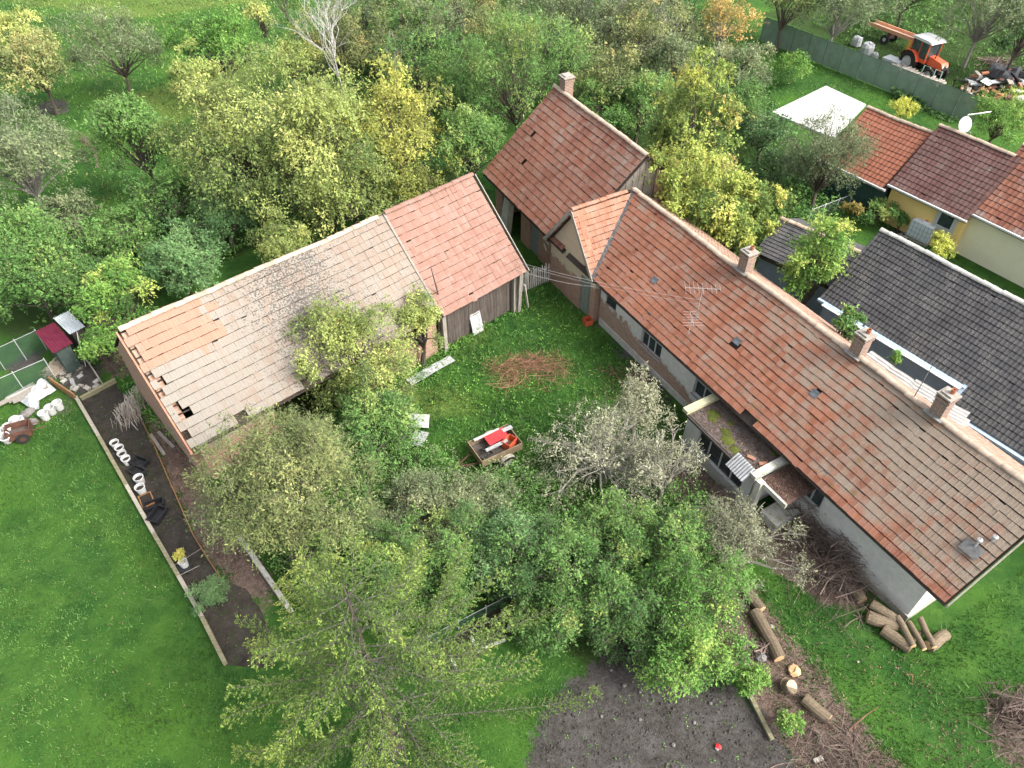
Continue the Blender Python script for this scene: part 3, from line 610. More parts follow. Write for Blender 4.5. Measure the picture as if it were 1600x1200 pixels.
lay_tiles(froof, M_ftile, fbarn, (FL, 2*FW, FE), (-1, 0, 0), (0, -cf, sf), int(FL/.215), FNC, .215, ften, 0, None, 0, 12, 1.0, .015)
ridge_caps(froof, M_capt, (0, FW, FR-.01), (FL, FW, FR-.01), .12, .38, 6)
chimney(fbarn, .75, FW+.25, 5.4, 6.95, M_brick, M_cap, M_clay, .5, 0)
facade(fbarn, 'front_wall', wallmat('wing_brick', (.22, .16, .12), (.3, .22, .16), 2.6, amt=.75), .3, 6.2, 0, 2.75, .6, .9, [(1.1, 3.1, 0, 2.2), (4.0, 4.9, 0, 2.0)])
fe = MB(); fe.prism([(.92, 0), (2*FW-.6, 0), (2*FW-.6, 2.75), (FW, FR-.2), (.92, 3.0)], 'x', .3, .6); fe.b2((.62, 2*FW-.9, 0), (FL-.35, 2*FW-.6, 2.75)); fe.build('end_wall', M_barnwall, fbarn)
plank_wall(fbarn, weathered('dark_grey_boards', (.10, .088, .074), (.2, .18, .155), 2.5, .9, .6, .01, (7, 7, .9)), 1.2, 4.9, 2.2, lambda y: FR-.16-abs(y-FW)*(FR-FE)/FW, FL-.2, .03, .17, 8, swap=True)
MB().prism([(4.92, 0), (2*FW-.62, 0), (2*FW-.62, 2.7), (4.92, FR-.2-.72*(FR-FE)/FW)], 'x', FL-.32, FL-.12).build('gable_brickwork', wallmat('wing_gable_brick', (.24, .12, .08), (.32, .18, .12), 9.0, amt=.8), fbarn)
MB().b2((4.05, .66, .02), (4.85, .72, 1.95)).build('door', weathered('blue_grey_door', (.12, .14, .15), (.19, .21, .22), 4), fbarn)
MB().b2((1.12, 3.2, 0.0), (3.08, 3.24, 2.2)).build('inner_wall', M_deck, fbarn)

# ================================================================== LONG BARN
BZ = R_(41.79); bu = Vector((math.cos(BZ), math.sin(BZ), 0)); BL = 15.74; BO = Vector((.675, 26.739, 0))-bu*BL
barn = empty('long_barn', BO, BZ, 'long old barn with bleached tile roof, plank front and missing tiles at one end', 'barn')
bpy.context.view_layer.update()
BW, BE, BR = 3.50, 2.45, 5.57; BSL = math.hypot(BW, BR-BE); cb, sb = BW/BSL, (BR-BE)/BSL; BNC = 14; bten = BSL/BNC; btw = .222; XS = 10.88
M_btileR = tilemat('barn_newer_clay_tiles', barn, btw, BW/BNC, [(.189, .101, .075), (.211, .116, .088), (.224, .132, .104), (.229, .158, .132)], ((.211, .180, .158), (.238, .216, .194)), -.03, (.264, .238, .070), -.05, speck=.1, dark=.08)
M_btileL = tilemat('barn_bleached_clay_tiles', barn, btw, BW/BNC, [(.205, .142, .108), (.212, .165, .13), (.216, .18, .146), (.216, .188, .158)], ((.181, .165, .138), (.219, .202, .176)), .12, (.172, .172, .034), -.06,
    xg=[(0, 9.5, 7.0, .08), (0, 3.4, 1.2, .10)], patch=[(-.4, 2.9, 2.1, 3.6, ((.232, .129, .086), (.258, .150, .107)))], speck=.25, dark=.2, pale=(.22, .2, .17),
    spots=((.04, .036, .032), [(0, .10), (3.2, .30), (4.6, .56), (6.0, .76), (7.2, .68), (8.6, .36), (10.9, .28)], .85))
rb = MB()
for k in range(BNC+1):   # roof battens and rafters, seen through the holes
    y = BW*k/BNC; z = BE+(BR-BE)*k/BNC-.12; rb.b2((.02, y-.02, z-.04), (BL-.02, y+.02, z))
for k in range(18):
    x = .15+k*(BL-.3)/17; rb.beam((x, .05, BE-.30), (x, BW-.02, BR-.30), .09, .1)
rb.prism([(.04, BE-.215), (BW, BR-.21), (BW, BR-.23), (.04, BE-.235)], 'x', .95, BL-.03); rb.prism([(2*BW+.05, BE-.04), (BW, BR+.0), (BW, BR-.04), (2*BW+.05, BE-.08)], 'x', .02, BL-.02)
broof = rb.build('roof', M_deck, barn)
holes = {(0, 11), (0, 10), (0, 8), (1, 7), (1, 4), (2, 3), (1, 3), (0, 6), (0, 1), (0, 13)}
n1 = int(XS/btw)
def bskip(c, i, j): return (i, j) in holes or (j == 0 and i in (20, 21, 22, 8, 9)) or (j == 1 and i in (21, 22)) or (j == 2 and i == 21)
lay_tiles(broof, M_btileL, barn, (0, 0, BE), (1, 0, 0), (0, cb, sb), n1, BNC, btw, bten, 0, bskip, 180, 21, 1.1, .02, slot=.015)
lay_tiles(broof, M_btileR, barn, (n1*btw+.05, -.12, BE-.10), (1, 0, 0), (0, cb, sb), int((BL-n1*btw)/btw), BNC, btw, bten*1.025, 0, None, 120, 22, 1.0, .012, slot=.014)
lay_tiles(broof, M_btileL, barn, (BL, 2*BW+.02, BE+.03), (-1, 0, 0), (0, -cb, sb), int(BL/btw), BNC, btw, bten, 0, None, 0, 23, 1.5, .02)
ridge_caps(broof, M_capt, (.05, BW, BR+.0), (XS, BW, BR+.0), .12, .39, 9); ridge_caps(broof, M_btileR, (XS+.05, BW-.03, BR+.03), (BL, BW-.03, BR+.03), .12, .39, 10)
MB().beam((n1*btw+.02, -.02, BE+.01), (n1*btw+.02, BW-.05, BR+.02), .09, .04).build('mortar_joint', weathered('old_joint_mortar', (.13, .115, .095), (.23, .21, .18), 12, .9, .8), broof)
MB().tube([(n1*btw+.35, .55, BE+.45), (n1*btw+.15, .6, BE+1.9)], [.03, .022], 6).build('roof_pole', M_barnwood, barn)
plank_wall(barn, M_barnwood, XS+.1, BL-.35, .05, 2.55, .45, .03, .2, 31)
plank_wall(barn, M_barnwood, .5, 2*BW-.4, .05, lambda y: BR-.16-abs(y-BW)*(BR-BE)/BW, BL-.32, .03, .2, 32, swap=True)
facade(barn, 'front_wall', M_barnwall, .32, XS, 0, 2.6, .45, .8, [(3.2, 5.8, 0, 2.2), (7.6, 8.3, .9, 1.6)])
be = MB(); be.prism([(.82, 0), (2*BW-.4, 0), (2*BW-.4, 2.6), (BW, BR-.14), (.82, 2.9)], 'x', .06, .4); be.build('end_wall', wallmat('barn_end_brick', (.3, .2, .15), (.38, .27, .2), 4.2, amt=.72), barn)
MB().b2((.42, 2*BW-.75, 0), (BL-.3, 2*BW-.4, 2.6)).build('rear_wall', M_barnwall, barn)
MB().beam((-.06, -.1, BE-.16), (-.06, BW, BR-.06), .06, .2).build('verge_board', weathered('red_verge_board', (.30, .12, .08), (.38, .2, .13), 3), barn); MB().beam((BL+.02, -.1, BE-.16), (BL+.02, BW, BR-.04), .04, .12).build('verge_board', M_greywood, barn)
for x in (XS+.3, BL-.5): MB().b2((x-.09, .22, 0), (x+.09, .40, 2.5)).build('post', M_greywood, barn)

# ================================================================== NEIGHBOURING BUILDINGS
def neighbour(name, label, a, rz, x0, x1, w, he, hr, nc, tm_args, wm, tw=.25, kind=1, gutter=None, skip=None, wall_in=.25, sag=.004, base=0.0, tj=.5, ext=0):
    root = empty(name, (a[0], a[1], base), rz, label, 'house'); bpy.context.view_layer.update()
    sl = math.hypot(w, hr-he); cc, ss = w/sl, (hr-he)/sl; te = sl/nc
    tm = tilemat(name+'_tiles', root, tw, w/nc, **tm_args)
    d = MB()
    for (ya, yb) in ((0.02, w), (2*w-.02, w)): d.prism([(ya, he-.16), (yb, hr-.155), (yb, hr-.20), (ya, he-.205)], 'x', x0+.03, x1-.03)
    rf = d.build('roof', M_deck, root)
    lay_tiles(rf, tm, root, (x0, -ext*te*cc, he-ext*te*ss), (1, 0, 0), (0, cc, ss), int((x1-x0)/tw), nc+ext, tw, te, kind, skip, 0, 40, tj, sag)
    lay_tiles(rf, tm, root, (x1, 2*w, he), (-1, 0, 0), (0, -cc, ss), int((x1-x0)/tw), nc, tw, te, kind, None, 0, 41, tj, sag)
    ridge_caps(rf, tm_caps.get(name, M_capt), (x0, w, hr-.0), (x1, w, hr-.0), .12, .4, 3)
    b = MB(); b.prism([(wall_in, 0), (2*w-wall_in, 0), (2*w-wall_in, he-.08), (w, hr-.24), (wall_in, he-.08)], 'x', x0+.15, x1-.15); b.build('wall', wm, root)
    if gutter: MB().b2((x0, -.13, he-.09), (x1, -.01, he-.0)).build('gutter', gutter, root)
    return root, rf, tm
tm_caps = {}
M_wgut = weathered('white_gutter', (.40, .40, .39), (.48, .48, .47), 4, .5, .1)
M_ggut = weathered('grey_blue_gutter', (.22, .29, .36), (.30, .38, .45), 3, .5, .1)
tm_caps['grey_roofed_house'] = weathered('pale_grey_ridge', (.27, .27, .25), (.40, .40, .37), 6, .9)
darkargs = dict(cols=[(.031, .032, .035), (.043, .044, .047), (.055, .056, .058)], lich=((.047, .049, .047), (.083, .088, .083)), lich_amt=-.04, moss=(.026, .036, .010), moss_amt=0, speck=.6, dark=.2)
dh, dr_, dtm = neighbour('grey_roofed_house', 'modern grey house with dark concrete tile roof behind farmhouse', (13.11, 23.81), R_(-53.58), -.45, 16.0, 3.0, 2.8, 4.93, 15, darkargs,
    weathered('blue_grey_render', (.21, .25, .30), (.27, .31, .36), 1.5, .9, .2), .165, 1, None, skip=lambda c, i, j: (j < 4 and c[0] < 6.0), ext=4, wall_in=.3)
gm2 = MB(); gm2.b2((-.45, -.16, 2.70), (6.05, .0, 2.80)); gm2.b2((6.052, -1.0, 2.08), (16, -.84, 2.16)); gm2.build('gutter', M_ggut, dh)
MB().beam((-.1, -.2, 2.77), (5.95, -.2, 2.77), .30, .03).build('eaves_tray', weathered('zinc_tray', (.38, .43, .45), (.52, .56, .58), 8, .5, .2, c3=(.3, .33, .33)), dh)
MB().b2((6.15, -.7, 0), (15.8, .29, 2.15)).build('wall', weathered('blue_grey_render', (0, 0, 0), (0, 0, 0)), dh)
MB().beam((6.0, -.8, 2.22), (6.0, -.0, 2.82), .14, .05).build('verge_flashing', M_ggut, dh)
lh, _, _ = neighbour('grey_roofed_annex', 'low annex with dark ribbed roof beside the modern grey house', at(1182, 395, 1.9), R_(-44), -.1, 5.2, 2.0, 1.9, 2.8, 11, dict(darkargs, cols=[(.039, .039, .042), (.055, .055, .059), (.066, .066, .070)]), weathered('blue_grey_render', (0, 0, 0), (0, 0, 0)), .2, 2, None)
yh, yrf, ytm = neighbour('yellow_house', 'yellow rendered house with purple-brown tile roof and white gutter', (19.62, 34.37), R_(-53.4), 0.0, 4.35, 3.0, 2.2, 4.52, 13,
    dict(cols=[(.079, .036, .032), (.108, .050, .043), (.137, .065, .058)], lich=((.144, .122, .115), (.230, .216, .209)), lich_amt=-.02, moss=(.1, .1, .05), moss_amt=0, speck=.55, dark=.3), weathered('yellow_render', (.66, .47, .17), (.72, .53, .21), 1.2, .9, .15), .24, 1, M_wgut)
ch, _, _ = neighbour('cream_house', 'cream rendered house with orange and grey patchwork tile roof', (22.3, 31.58), R_(-55), -.05, 9.0, 3.1, 2.4, 4.88, 13,
    dict(cols=[(.115, .043, .032), (.216, .079, .047), (.288, .115, .065)], lich=((.108, .094, .094), (.216, .202, .194)), lich_amt=.07, moss=(.1, .1, .05), moss_amt=0, speck=.5, dark=.3), weathered('cream_render', (.64, .60, .42), (.70, .66, .48), 1.2, .9, .15), .24, 1, M_wgut)
rh, _, _ = neighbour('red_roofed_shed', 'low green-walled shed with plain red tile roof next to yellow house', at(1386, 297, 2.0), R_(-53.4), -4.1, -.05, 3.05, 2.0, 4.15, 13,
    dict(cols=[(.194, .065, .040), (.238, .086, .050), (.274, .108, .065)], lich=((.216, .144, .108), (.288, .216, .144)), lich_amt=-.12, moss=(.1, .1, .05), moss_amt=0, speck=.1, dark=.2), weathered('dark_green_boards', (.02, .05, .045), (.04, .08, .07), 3, .7, .3, .01, (6, 6, 1)), .24, 1, M_wgut)
window(yh, 2.95, 3.75, 1.2, 2.0, .25, M_wgut, M_glass, 0, 0, None, inner=-.045)
wf = MB()
for (a_, b_) in (((2.8, .19, 1.02), (2.948, .249, 2.12)), ((3.752, .19, 1.02), (3.9, .249, 2.12)), ((2.948, .19, 1.02), (3.752, .249, 1.198)), ((2.948, .19, 2.002), (3.752, .249, 2.12))): wf.b2(a_, b_)
wf.build('window_surround', M_wgut, yh)
dsh = empty('satellite_dish', (yh.matrix_basis @ Vector((.9, 3.6, 0)))[:], 0, 'white satellite dish on pole arm above the yellow house ridge', 'satellite dish')
MB().tube([(0, 0, 0), (0, 0, 5.0), (.05, .1, 5.2), (1.3, .35, 5.25)], .035, 7).build('mast', M_wgut, dsh)
ds = MB(); prof = [(.02, -.09), (.15, -.075), (.3, -.035), (.4, .0), (.4, .012), (.3, -.02), (.15, -.06), (.001, -.075)]; ds.lathe(prof, 20)
dsm = ds.build('reflector', M_wgut, dsh, smooth=True, loc=(-.1, -.25, 4.85)); dsm.rotation_euler = (R_(62), 0, R_(15))
MB().tube([(-.1, -.2, 4.55), (.0, -.75, 4.65)], .015, 5).box((.0, -.78, 4.67), (.08, .12, .08)).build('feed_arm', M_lead, dsh)
slabm = weathered('pale_concrete_slab', (.42, .41, .395), (.50, .49, .475), 1.2, .85, .1)
sl_ = MB(); sp_ = [at(*p) for p in ((1205,178),(1290,137),(1352,166),(1302,219))]; sl_.prism([(p.x, p.y) for p in sp_], 'z', -.05, .14); sl_.build('patio_slab', slabm, kind='structure', label='pale concrete patio slab on the neighbour lawn')
sk_ = MB(); a_, b_ = at(1209,177,.15), at(1291,138,.15); d_ = (at(1302,219)-at(1205,178)).normalized()*.55; sk_.beam(a_+d_, b_+d_, .12, .03)
sk_.build('patio_kerb', weathered('slab_joint_strip', (.45, .5, .5), (.55, .58, .58), 3), kind='structure', label='pale joint strip along the patio slab edge')

# ================================================================== VEGETATION
LM = {
 'green':   leafmat('leaves_mid_green', [(0, (.022, .050, .012)), (.4, (.045, .095, .018)), (.75, (.075, .130, .026)), (1, (.14, .17, .035))]),
 'bright':  leafmat('leaves_bright_green', [(0, (.03, .075, .012)), (.4, (.065, .14, .018)), (.75, (.12, .20, .028)), (1, (.22, .25, .04))], gain=1.9),
 'yellow':  leafmat('leaves_yellow_green', [(0, (.045, .070, .016)), (.35, (.105, .135, .028)), (.7, (.185, .205, .045)), (1, (.30, .28, .08))]),
 'gold':    leafmat('leaves_golden', [(0, (.10, .12, .02)), (.35, (.21, .22, .03)), (.7, (.33, .32, .045)), (1, (.42, .37, .06))], gain=1.7),
 'olive':   leafmat('leaves_olive', [(0, (.035, .050, .016)), (.4, (.075, .095, .028)), (.75, (.125, .135, .04)), (1, (.22, .18, .06))]),
 'grey':    leafmat('leaves_grey_green', [(0, (.045, .065, .030)), (.4, (.088, .115, .050)), (.75, (.14, .165, .075)), (1, (.22, .22, .11))], gain=1.8),
 'pale':    leafmat('leaves_pale_lichen', [(0, (.09, .10, .055)), (.4, (.17, .18, .10)), (.75, (.27, .27, .17)), (1, (.34, .34, .23))], gain=1.45),
 'dark':    leafmat('leaves_dark_green', [(0, (.012, .030, .010)), (.4, (.024, .055, .016)), (.75, (.042, .082, .024)), (1, (.075, .115, .035))]),
 'blue':    leafmat('leaves_blue_green', [(0, (.018, .044, .014)), (.4, (.038, .080, .025)), (.75, (.064, .118, .038)), (1, (.105, .16, .055))]),
 'spruce':  leafmat('spruce_needles', [(0, (.026, .052, .008)), (.4, (.066, .108, .012)), (.75, (.122, .168, .018)), (1, (.225, .23, .03))], .15, .6, (.45, .9), 1.55),
 'amber':   leafmat('leaves_amber', [(0, (.09, .10, .02)), (.35, (.19, .17, .03)), (.7, (.30, .22, .045)), (1, (.40, .25, .07))], gain=1.6),
 'lime':    leafmat('leaves_lime', [(0, (.12, .16, .015)), (.4, (.24, .28, .025)), (.75, (.36, .37, .04)), (1, (.46, .42, .06))], gain=1.5),
 'vine':    leafmat('leaves_vine', [(0, (.035, .065, .014)), (.35, (.085, .13, .02)), (.65, (.19, .225, .03)), (.85, (.30, .30, .045)), (1, (.22, .15, .05))], gain=1.85),
}
M_bark = weathered('bark_brown', (.05, .04, .03), (.12, .10, .08), 6, .95, .8, .02, (4, 4, 1))
M_barkg = weathered('bark_grey', (.16, .15, .13), (.30, .28, .25), 6, .95, .6, .02, (4, 4, 1))
M_birch = weathered('bark_birch_white', (.46, .44, .41), (.60, .585, .55), 5, .9, .4, .01, (3, 3, 2), c3=(.2, .19, .17))
M_lichenbark = weathered('bark_pale_lichen', (.13, .125, .10), (.25, .24, .20), 8, .95, .6, .01)
M_sprucebark = weathered('spruce_branch_bark', (.05, .045, .036), (.15, .138, .118), 6, .95, .6)
M_twig = weathered('dry_twigs', (.085, .06, .05), (.19, .145, .12), 3, .9, .3)
M_twigc = weathered('crown_twigs', (.09, .075, .055), (.20, .17, .13), 3, .9, .2)
M_twigred = weathered('reddish_twigs', (.12, .055, .035), (.26, .14, .09), 3, .9, .3)

def unit(a): return a/np.maximum(np.linalg.norm(a, axis=-1, keepdims=True), 1e-9)
def leaf_quads(c, ax, nr, L, Wd):
    """rhombic leaves: centre, long axis, normal"""
    ax = unit(ax); sd_ = unit(np.cross(nr, ax)); up = np.cross(ax, sd_)
    a = ax*L[:, None]*.5; b = sd_*Wd[:, None]*.5; fold = up*(Wd*.18)[:, None]
    v = np.stack([c-a, c+b*1.0+fold-a*.1, c+a, c-b*1.0+fold-a*.1], 1).reshape(-1, 3)
    return v, np.arange(len(c)*4).reshape(-1, 4)
def crown(seed, R, K, n2, m, leaf=.11, spray=.5, droop=.3, up=.0, hue=.42, hvar=.16, lobes=(.16, .40), zlo=-.45, asp=.5, shell=.62, lumpy=1.0):
    """lobes -> sprays -> leaves, spread through the crown's volume"""
    rg = np.random.default_rng(seed); R = np.array(R, float); Rm = R.mean()
    d = unit(rg.normal(size=(K, 3))); d[:, 2] = np.where(d[:, 2] < zlo, -d[:, 2], d[:, 2])
    bd = unit(rg.normal(size=(9, 3))); ba = rg.uniform(-.40, .55, 9)*lumpy; lump = np.clip(1+(np.maximum(0, d @ bd.T)**3) @ ba, .55, 1.5)[:, None]   # uneven outline
    lc = d*R*lump*rg.uniform(shell-.30, shell+.30, (K, 1)); lr = rg.uniform(*lobes, K)*Rm
    lh = hue+rg.normal(0, hvar, K)+.12*d[:, 2]
    sdv = unit(rg.normal(size=(K, n2, 3))+.75*d[:, None, :]+np.array([0, 0, .35])); rr = rg.uniform(.3, 1.12, (K, n2, 1))**.7; rr = np.where(rg.random(rr.shape) < .10, rr*1.4, rr)
    sc = np.array([1, 1, .8])
    sp = lc[:, None, :]+sdv*lr[:, None, None]*rr*sc
    sdir = unit(sdv*.7+rg.normal(0, .45, (K, n2, 3))+np.array([0, 0, up-droop]))
    t = rg.uniform(0, 1, (K, n2, m, 1)); c = sp[:, :, None, :]+sdir[:, :, None, :]*(t-.25)*spray+rg.normal(0, spray*.13, (K, n2, m, 3))*.75
    c[..., 2] -= (t[..., 0]**2)*droop*spray*.5
    ax = sdir[:, :, None, :]*.7+rg.normal(0, .6, c.shape)+np.array([0, 0, -.25*droop])
    nr = rg.normal(0, .38, c.shape)+np.array([0, 0, .75])+.5*sdv[:, :, None, :]
    L = leaf*np.clip(rg.lognormal(-.05, .38, c.shape[:-1]), .35, 2.0).ravel(); c = c.reshape(-1, 3)
    v, f = leaf_quads(c, ax.reshape(-1, 3), nr.reshape(-1, 3), L, L*asp)
    h = (lh[:, None, None]+rg.normal(0, .075, (K, n2, 1))+rg.normal(0, .05, (K, n2, m))).ravel()
    g = (np.clip(rg.normal(.5, .16, (K, n2, 1)), 0, 1)*.78+rg.uniform(0, .22, (K, n2, m))).ravel()
    tn = np.repeat(np.stack([np.clip(h, 0, 1), g, g], 1), 4, 0)
    wv = unit(np.cross(sdir, rg.normal(size=sdir.shape)))*.004; a_, b_ = sp-sdir*spray*.45, sp+sdir*spray*.7
    tw = np.stack([a_-wv, a_+wv, b_+wv*.3, b_-wv*.3], 2).reshape(-1, 3)
    return v, f, tn, lc, tw
def limb_mesh(seed, base, top_r, lc, h0, r0=.12, twigs=2, n=5):
    """tapered trunk and limbs reaching the lobes; everything in tree space (ground at 0)"""
    rg = random.Random(seed); m = MB(); zc_ = lc[:, 2].mean()+h0
    fork = Vector((rg.uniform(-.15, .15), rg.uniform(-.15, .15), max(.4, h0*.45)))
    m.tube([(0, 0, -.1), (fork.x*.3, fork.y*.3, fork.z*.45), fork], [r0*1.25, r0, r0*.8], 7)
    for q in lc:
        e = Vector(q)+Vector((0, 0, h0)); mid = fork.lerp(e, .5)+Vector((rg.uniform(-.2, .2), rg.uniform(-.2, .2), rg.uniform(0, .35)))
        m.tube([fork, fork.lerp(mid, .5)+Vector((rg.uniform(-.1, .1), rg.uniform(-.1, .1), .1)), mid, e], [r0*.55, r0*.42, r0*.28, r0*.1], n, False)
        for k in range(twigs):
            t = Vector((rg.gauss(0, 1), rg.gauss(0, 1), rg.gauss(.3, .6))).normalized()*rg.uniform(.35, .8)*top_r
            m.tube([mid.lerp(e, rg.uniform(.3, 1)), e+t*.6, e+t], [r0*.12, r0*.08, .006], 3, False)
    return m
GROUPS = {}
def tree(name, label, px, py, rx, h, mat, ry=None, rzf=.36, K=34, n2=34, m=9, leaf=.12, spray=.5, droop=.3, up=0.0, bark=None, trunk=.11, cat='tree', group=None, hue=.42, hvar=.16, twigs=1, zf=.60, pos=None, asp=.5, zlo=-.45, lobes=(.16, .40), shell=.62, lumpy=1.0):
    """crown centre seen at photo point (px,py); rx is its half width there in photo pixels"""
    seed = abs(hash((px*7919+py*104729+17))) % 100000
    b = at(px, py, h*zf) if pos is None else Vector(pos); s = ppm(px, py, h*zf)
    X = rx/s; Y = (ry/s if ry else X*.95); Z = max(h*rzf, .3)
    v, f, tn, lc, tw = crown(seed, (X, Y, Z), K, n2, int(m*1.5), leaf*.73, spray, droop, up, hue, hvar, lobes, zlo, asp, shell, lumpy)
    h0 = h-Z*.95
    lowest = v[:, 2].min()+h0
    v = v+np.array([0, 0, h0]); low = v[:, 2] < .05; v[low, 2] = .05+np.abs(v[low, 2])*.15
    root = empty(name, (b.x, b.y, 0), 0, label, cat, group)
    link('crown', mesh_np('crown', v, f, tn), LM[mat], root)
    tw = tw+np.array([0, 0, h0]); tw[:, 2] = np.maximum(tw[:, 2], .02)
    link('twigs', mesh_np('twigs', tw, np.arange(len(tw)).reshape(-1, 4)), bark or M_twigc, root, kind='stuff')
    limb_mesh(seed, b, X*.5, lc, h0, trunk, twigs).build('trunk', bark or M_bark, root)
    return root
def bare(name, label, px, py, h, spread, seed, mat, r0=.1, lev=4, cat='tree', n0=5, parent=None, pos=None, curl=.25, group=None, up=.35):
    """leafless branching tree or shrub"""
    rg = random.Random(seed); m = MB(); b = at(px, py, 0) if pos is None else Vector(pos)
    def grow(p, d, L, r, k):
        q = p+d*L*.5+Vector((rg.gauss(0, .06), rg.gauss(0, .06), rg.gauss(0, .04)))*L; e = q+(d+Vector((rg.gauss(0, curl), rg.gauss(0, curl), rg.gauss(.05, curl*.6)))).normalized()*L*.5
        m.tube([p, q, e], [r, r*.8, r*.6], 5 if k > 1 else 3, False)
        if k <= 0: return
        for i in range(rg.choice((2, 3, 3)) if k < lev else n0):
            s_ = rg.choice((q, e, e)); nd_ = (d*.7+Vector((rg.gauss(0, spread), rg.gauss(0, spread), rg.gauss(up, .3)))).normalized()
            grow(s_, nd_, L*rg.uniform(.55, .85), r*.55, k-1)
    grow(Vector((0, 0, -.05)), Vector((rg.gauss(0, .08), rg.gauss(0, .08), 1)).normalized(), h*.36, r0, lev)
    if parent: return m.build('trunk', mat, parent)
    root = empty(name, (b.x, b.y, 0), 0, label, cat, group); m.build('trunk', mat, root); return root
def conifer(name, label, pos, h, R, seed):
    rg = np.random.default_rng(seed); root = empty(name, pos, 0, label, 'tree'); tk = MB(); tk.tube([(0, 0, -.1), (.03, 0, h*.5), (0, 0, h)], [.2, .10, .012], 8)
    br = MB(); C = []; A = []; Hh = []; G_ = []
    z = 1.0
    while z < h-.15:
        f = 1-z/h; nb = rg.integers(4, 6) if f > .1 else 4; L0 = R*min(1.0, f**.62*1.05)
        a0 = rg.uniform(0, 6.28)
        for k in range(nb):
            a = a0+2*math.pi*k/nb+rg.normal(0, .2); L = L0*rg.uniform(.6, 1.18)+.08; zz = z+rg.normal(0, .12)
            droop = .32*f+.02; dv = np.array([math.cos(a), math.sin(a), 0]); sv = np.array([-math.sin(a), math.cos(a), 0])
            def P(t): return np.array([0, 0, zz])+dv*L*t+sv*L*.06*math.sin(3*t+k)+np.array([0, 0, L*(.16*t-droop*1.5*t*t+droop*.75*t**4)])
            pts = [P(t) for t in (0, .25, .5, .75, 1)]; br.tube([tuple(p) for p in pts], [.012+.022*f, .010+.016*f, .008+.008*f, .008, .004], 4, False)
            hb = rg.normal(.23, .11)
            ns = max(4, int(L*11))
            for s in range(ns):
                t = .12+.88*(s+rg.random())/ns; side = 1 if s % 2 else -1
                ln = (.12+.36*min(1.0, L/2.6)*(1-abs(t-.5)*1.3))*rg.uniform(.6, 1.25); p0 = P(t)
                sdr = unit(dv*rg.uniform(.5, .9)+sv*side*rg.uniform(.5, 1.0)+np.array([0, 0, rg.normal(-.12, .18)]))
                br.tube([tuple(p0), tuple(p0+sdr*ln*.9)], [.008, .003], 3, False)
                bareness = max(0.0, .6-t*1.25)*min(1.0, f*1.8)
                nq = int(ln*85)+4
                tt = rg.uniform(0, 1, nq); tt = tt[rg.random(nq) > bareness]; nq = len(tt)
                if nq == 0: continue
                c = p0+np.outer(tt*ln, sdr)+rg.normal(0, .025, (nq, 3)); c[:, 2] -= .05*tt**2
                C.append(c); A.append(sdr*.8+rg.normal(0, .55, (nq, 3))+np.array([0, 0, .1])); Hh.append(np.clip(hb+.55*(t-.5)+.18*tt+rg.normal(0, .1, nq), 0, 1)); G_.append(rg.uniform(.1, 1, nq))
            nt_ = 5   # terminal tuft
            C.append(P(1)+rg.normal(0, .06, (nt_, 3))); A.append(np.tile(dv, (nt_, 1))+rg.normal(0, .4, (nt_, 3))); Hh.append(np.clip(rg.normal(.75, .12, nt_), 0, 1)); G_.append(rg.uniform(.4, 1, nt_))
        z += .36+.20*f
    c = np.concatenate(C); ax = np.concatenate(A); hh = np.concatenate(Hh); gg = np.concatenate(G_); n_ = len(c)
    L = rg.uniform(.045, .095, n_); nr = rg.normal(0, .45, (n_, 3))+np.array([0, 0, .8]); v, f = leaf_quads(c, ax, nr, L, L*.38)
    v[:, 2] = np.maximum(v[:, 2], .04)
    link('crown', mesh_np('crown', v, f, np.repeat(np.stack([hh, gg, gg], 1), 4, 0)), LM['spruce'], root)
    tk.build('trunk', M_bark, root); br.build('branches', M_sprucebark, root); return root
def scatter_pts(poly, dens, rg):
    w = np.array(wp(poly)); lo, hi = w.min(0), w.max(0); n = int((hi-lo).prod()*dens); p = rg.uniform(lo, hi, (n, 2))
    return p[in_poly(p[:, 0], p[:, 1], [tuple(q) for q in w])]
def vnoise(x, y, s, seed):
    """cheap smooth noise"""
    out = 0.0; amp = .55; lat = np.random.default_rng(1000+int(seed)).random((256, 256)); f = s*.35
    for o in range(3):
        X, Y = x*f+o*17.3+300, y*f+o*9.1+300; xi, yi = np.floor(X).astype(int), np.floor(Y).astype(int); u, v = X-xi, Y-yi; u = u*u*(3-2*u); v = v*v*(3-2*v)
        g = lambda a, b: lat[(xi+a) % 256, (yi+b) % 256]
        out = out+amp*((g(0, 0)*(1-u)+g(1, 0)*u)*(1-v)+(g(0, 1)*(1-u)+g(1, 1)*u)*v); amp *= .5; f *= 2.1
    return np.clip((out/.96-.5)*1.6+.5, 0, 1)
BUILT = [((house, (-.1, .2), (21.6, 6.4))), ((barn, (0, .3), (15.8, 6.8))), ((fbarn, (0, .4), (8.1, 8.2))), ((dh, (-.4, -.9), (16, 6))), ((yh, (0, .1), (4.4, 6))), ((ch, (0, .1), (9, 6))), ((rh, (-4.1, .1), (0, 6))), ((lh, (-.1, .1), (5.2, 4))), ((house, (11.3, -1.3), (16.4, .4)))]
def free_of_buildings(p):
    k = np.ones(len(p), bool)
    for (o, a, b) in BUILT:
        mi = o.matrix_basis.inverted(); q = p[:, 0:1]*np.array([mi[0][0], mi[1][0]])+p[:, 1:2]*np.array([mi[0][1], mi[1][1]])+np.array([mi[0][3], mi[1][3]])
        k &= ~((q[:, 0] > a[0]) & (q[:, 0] < b[0]) & (q[:, 1] > a[1]) & (q[:, 1] < b[1]))
    return k
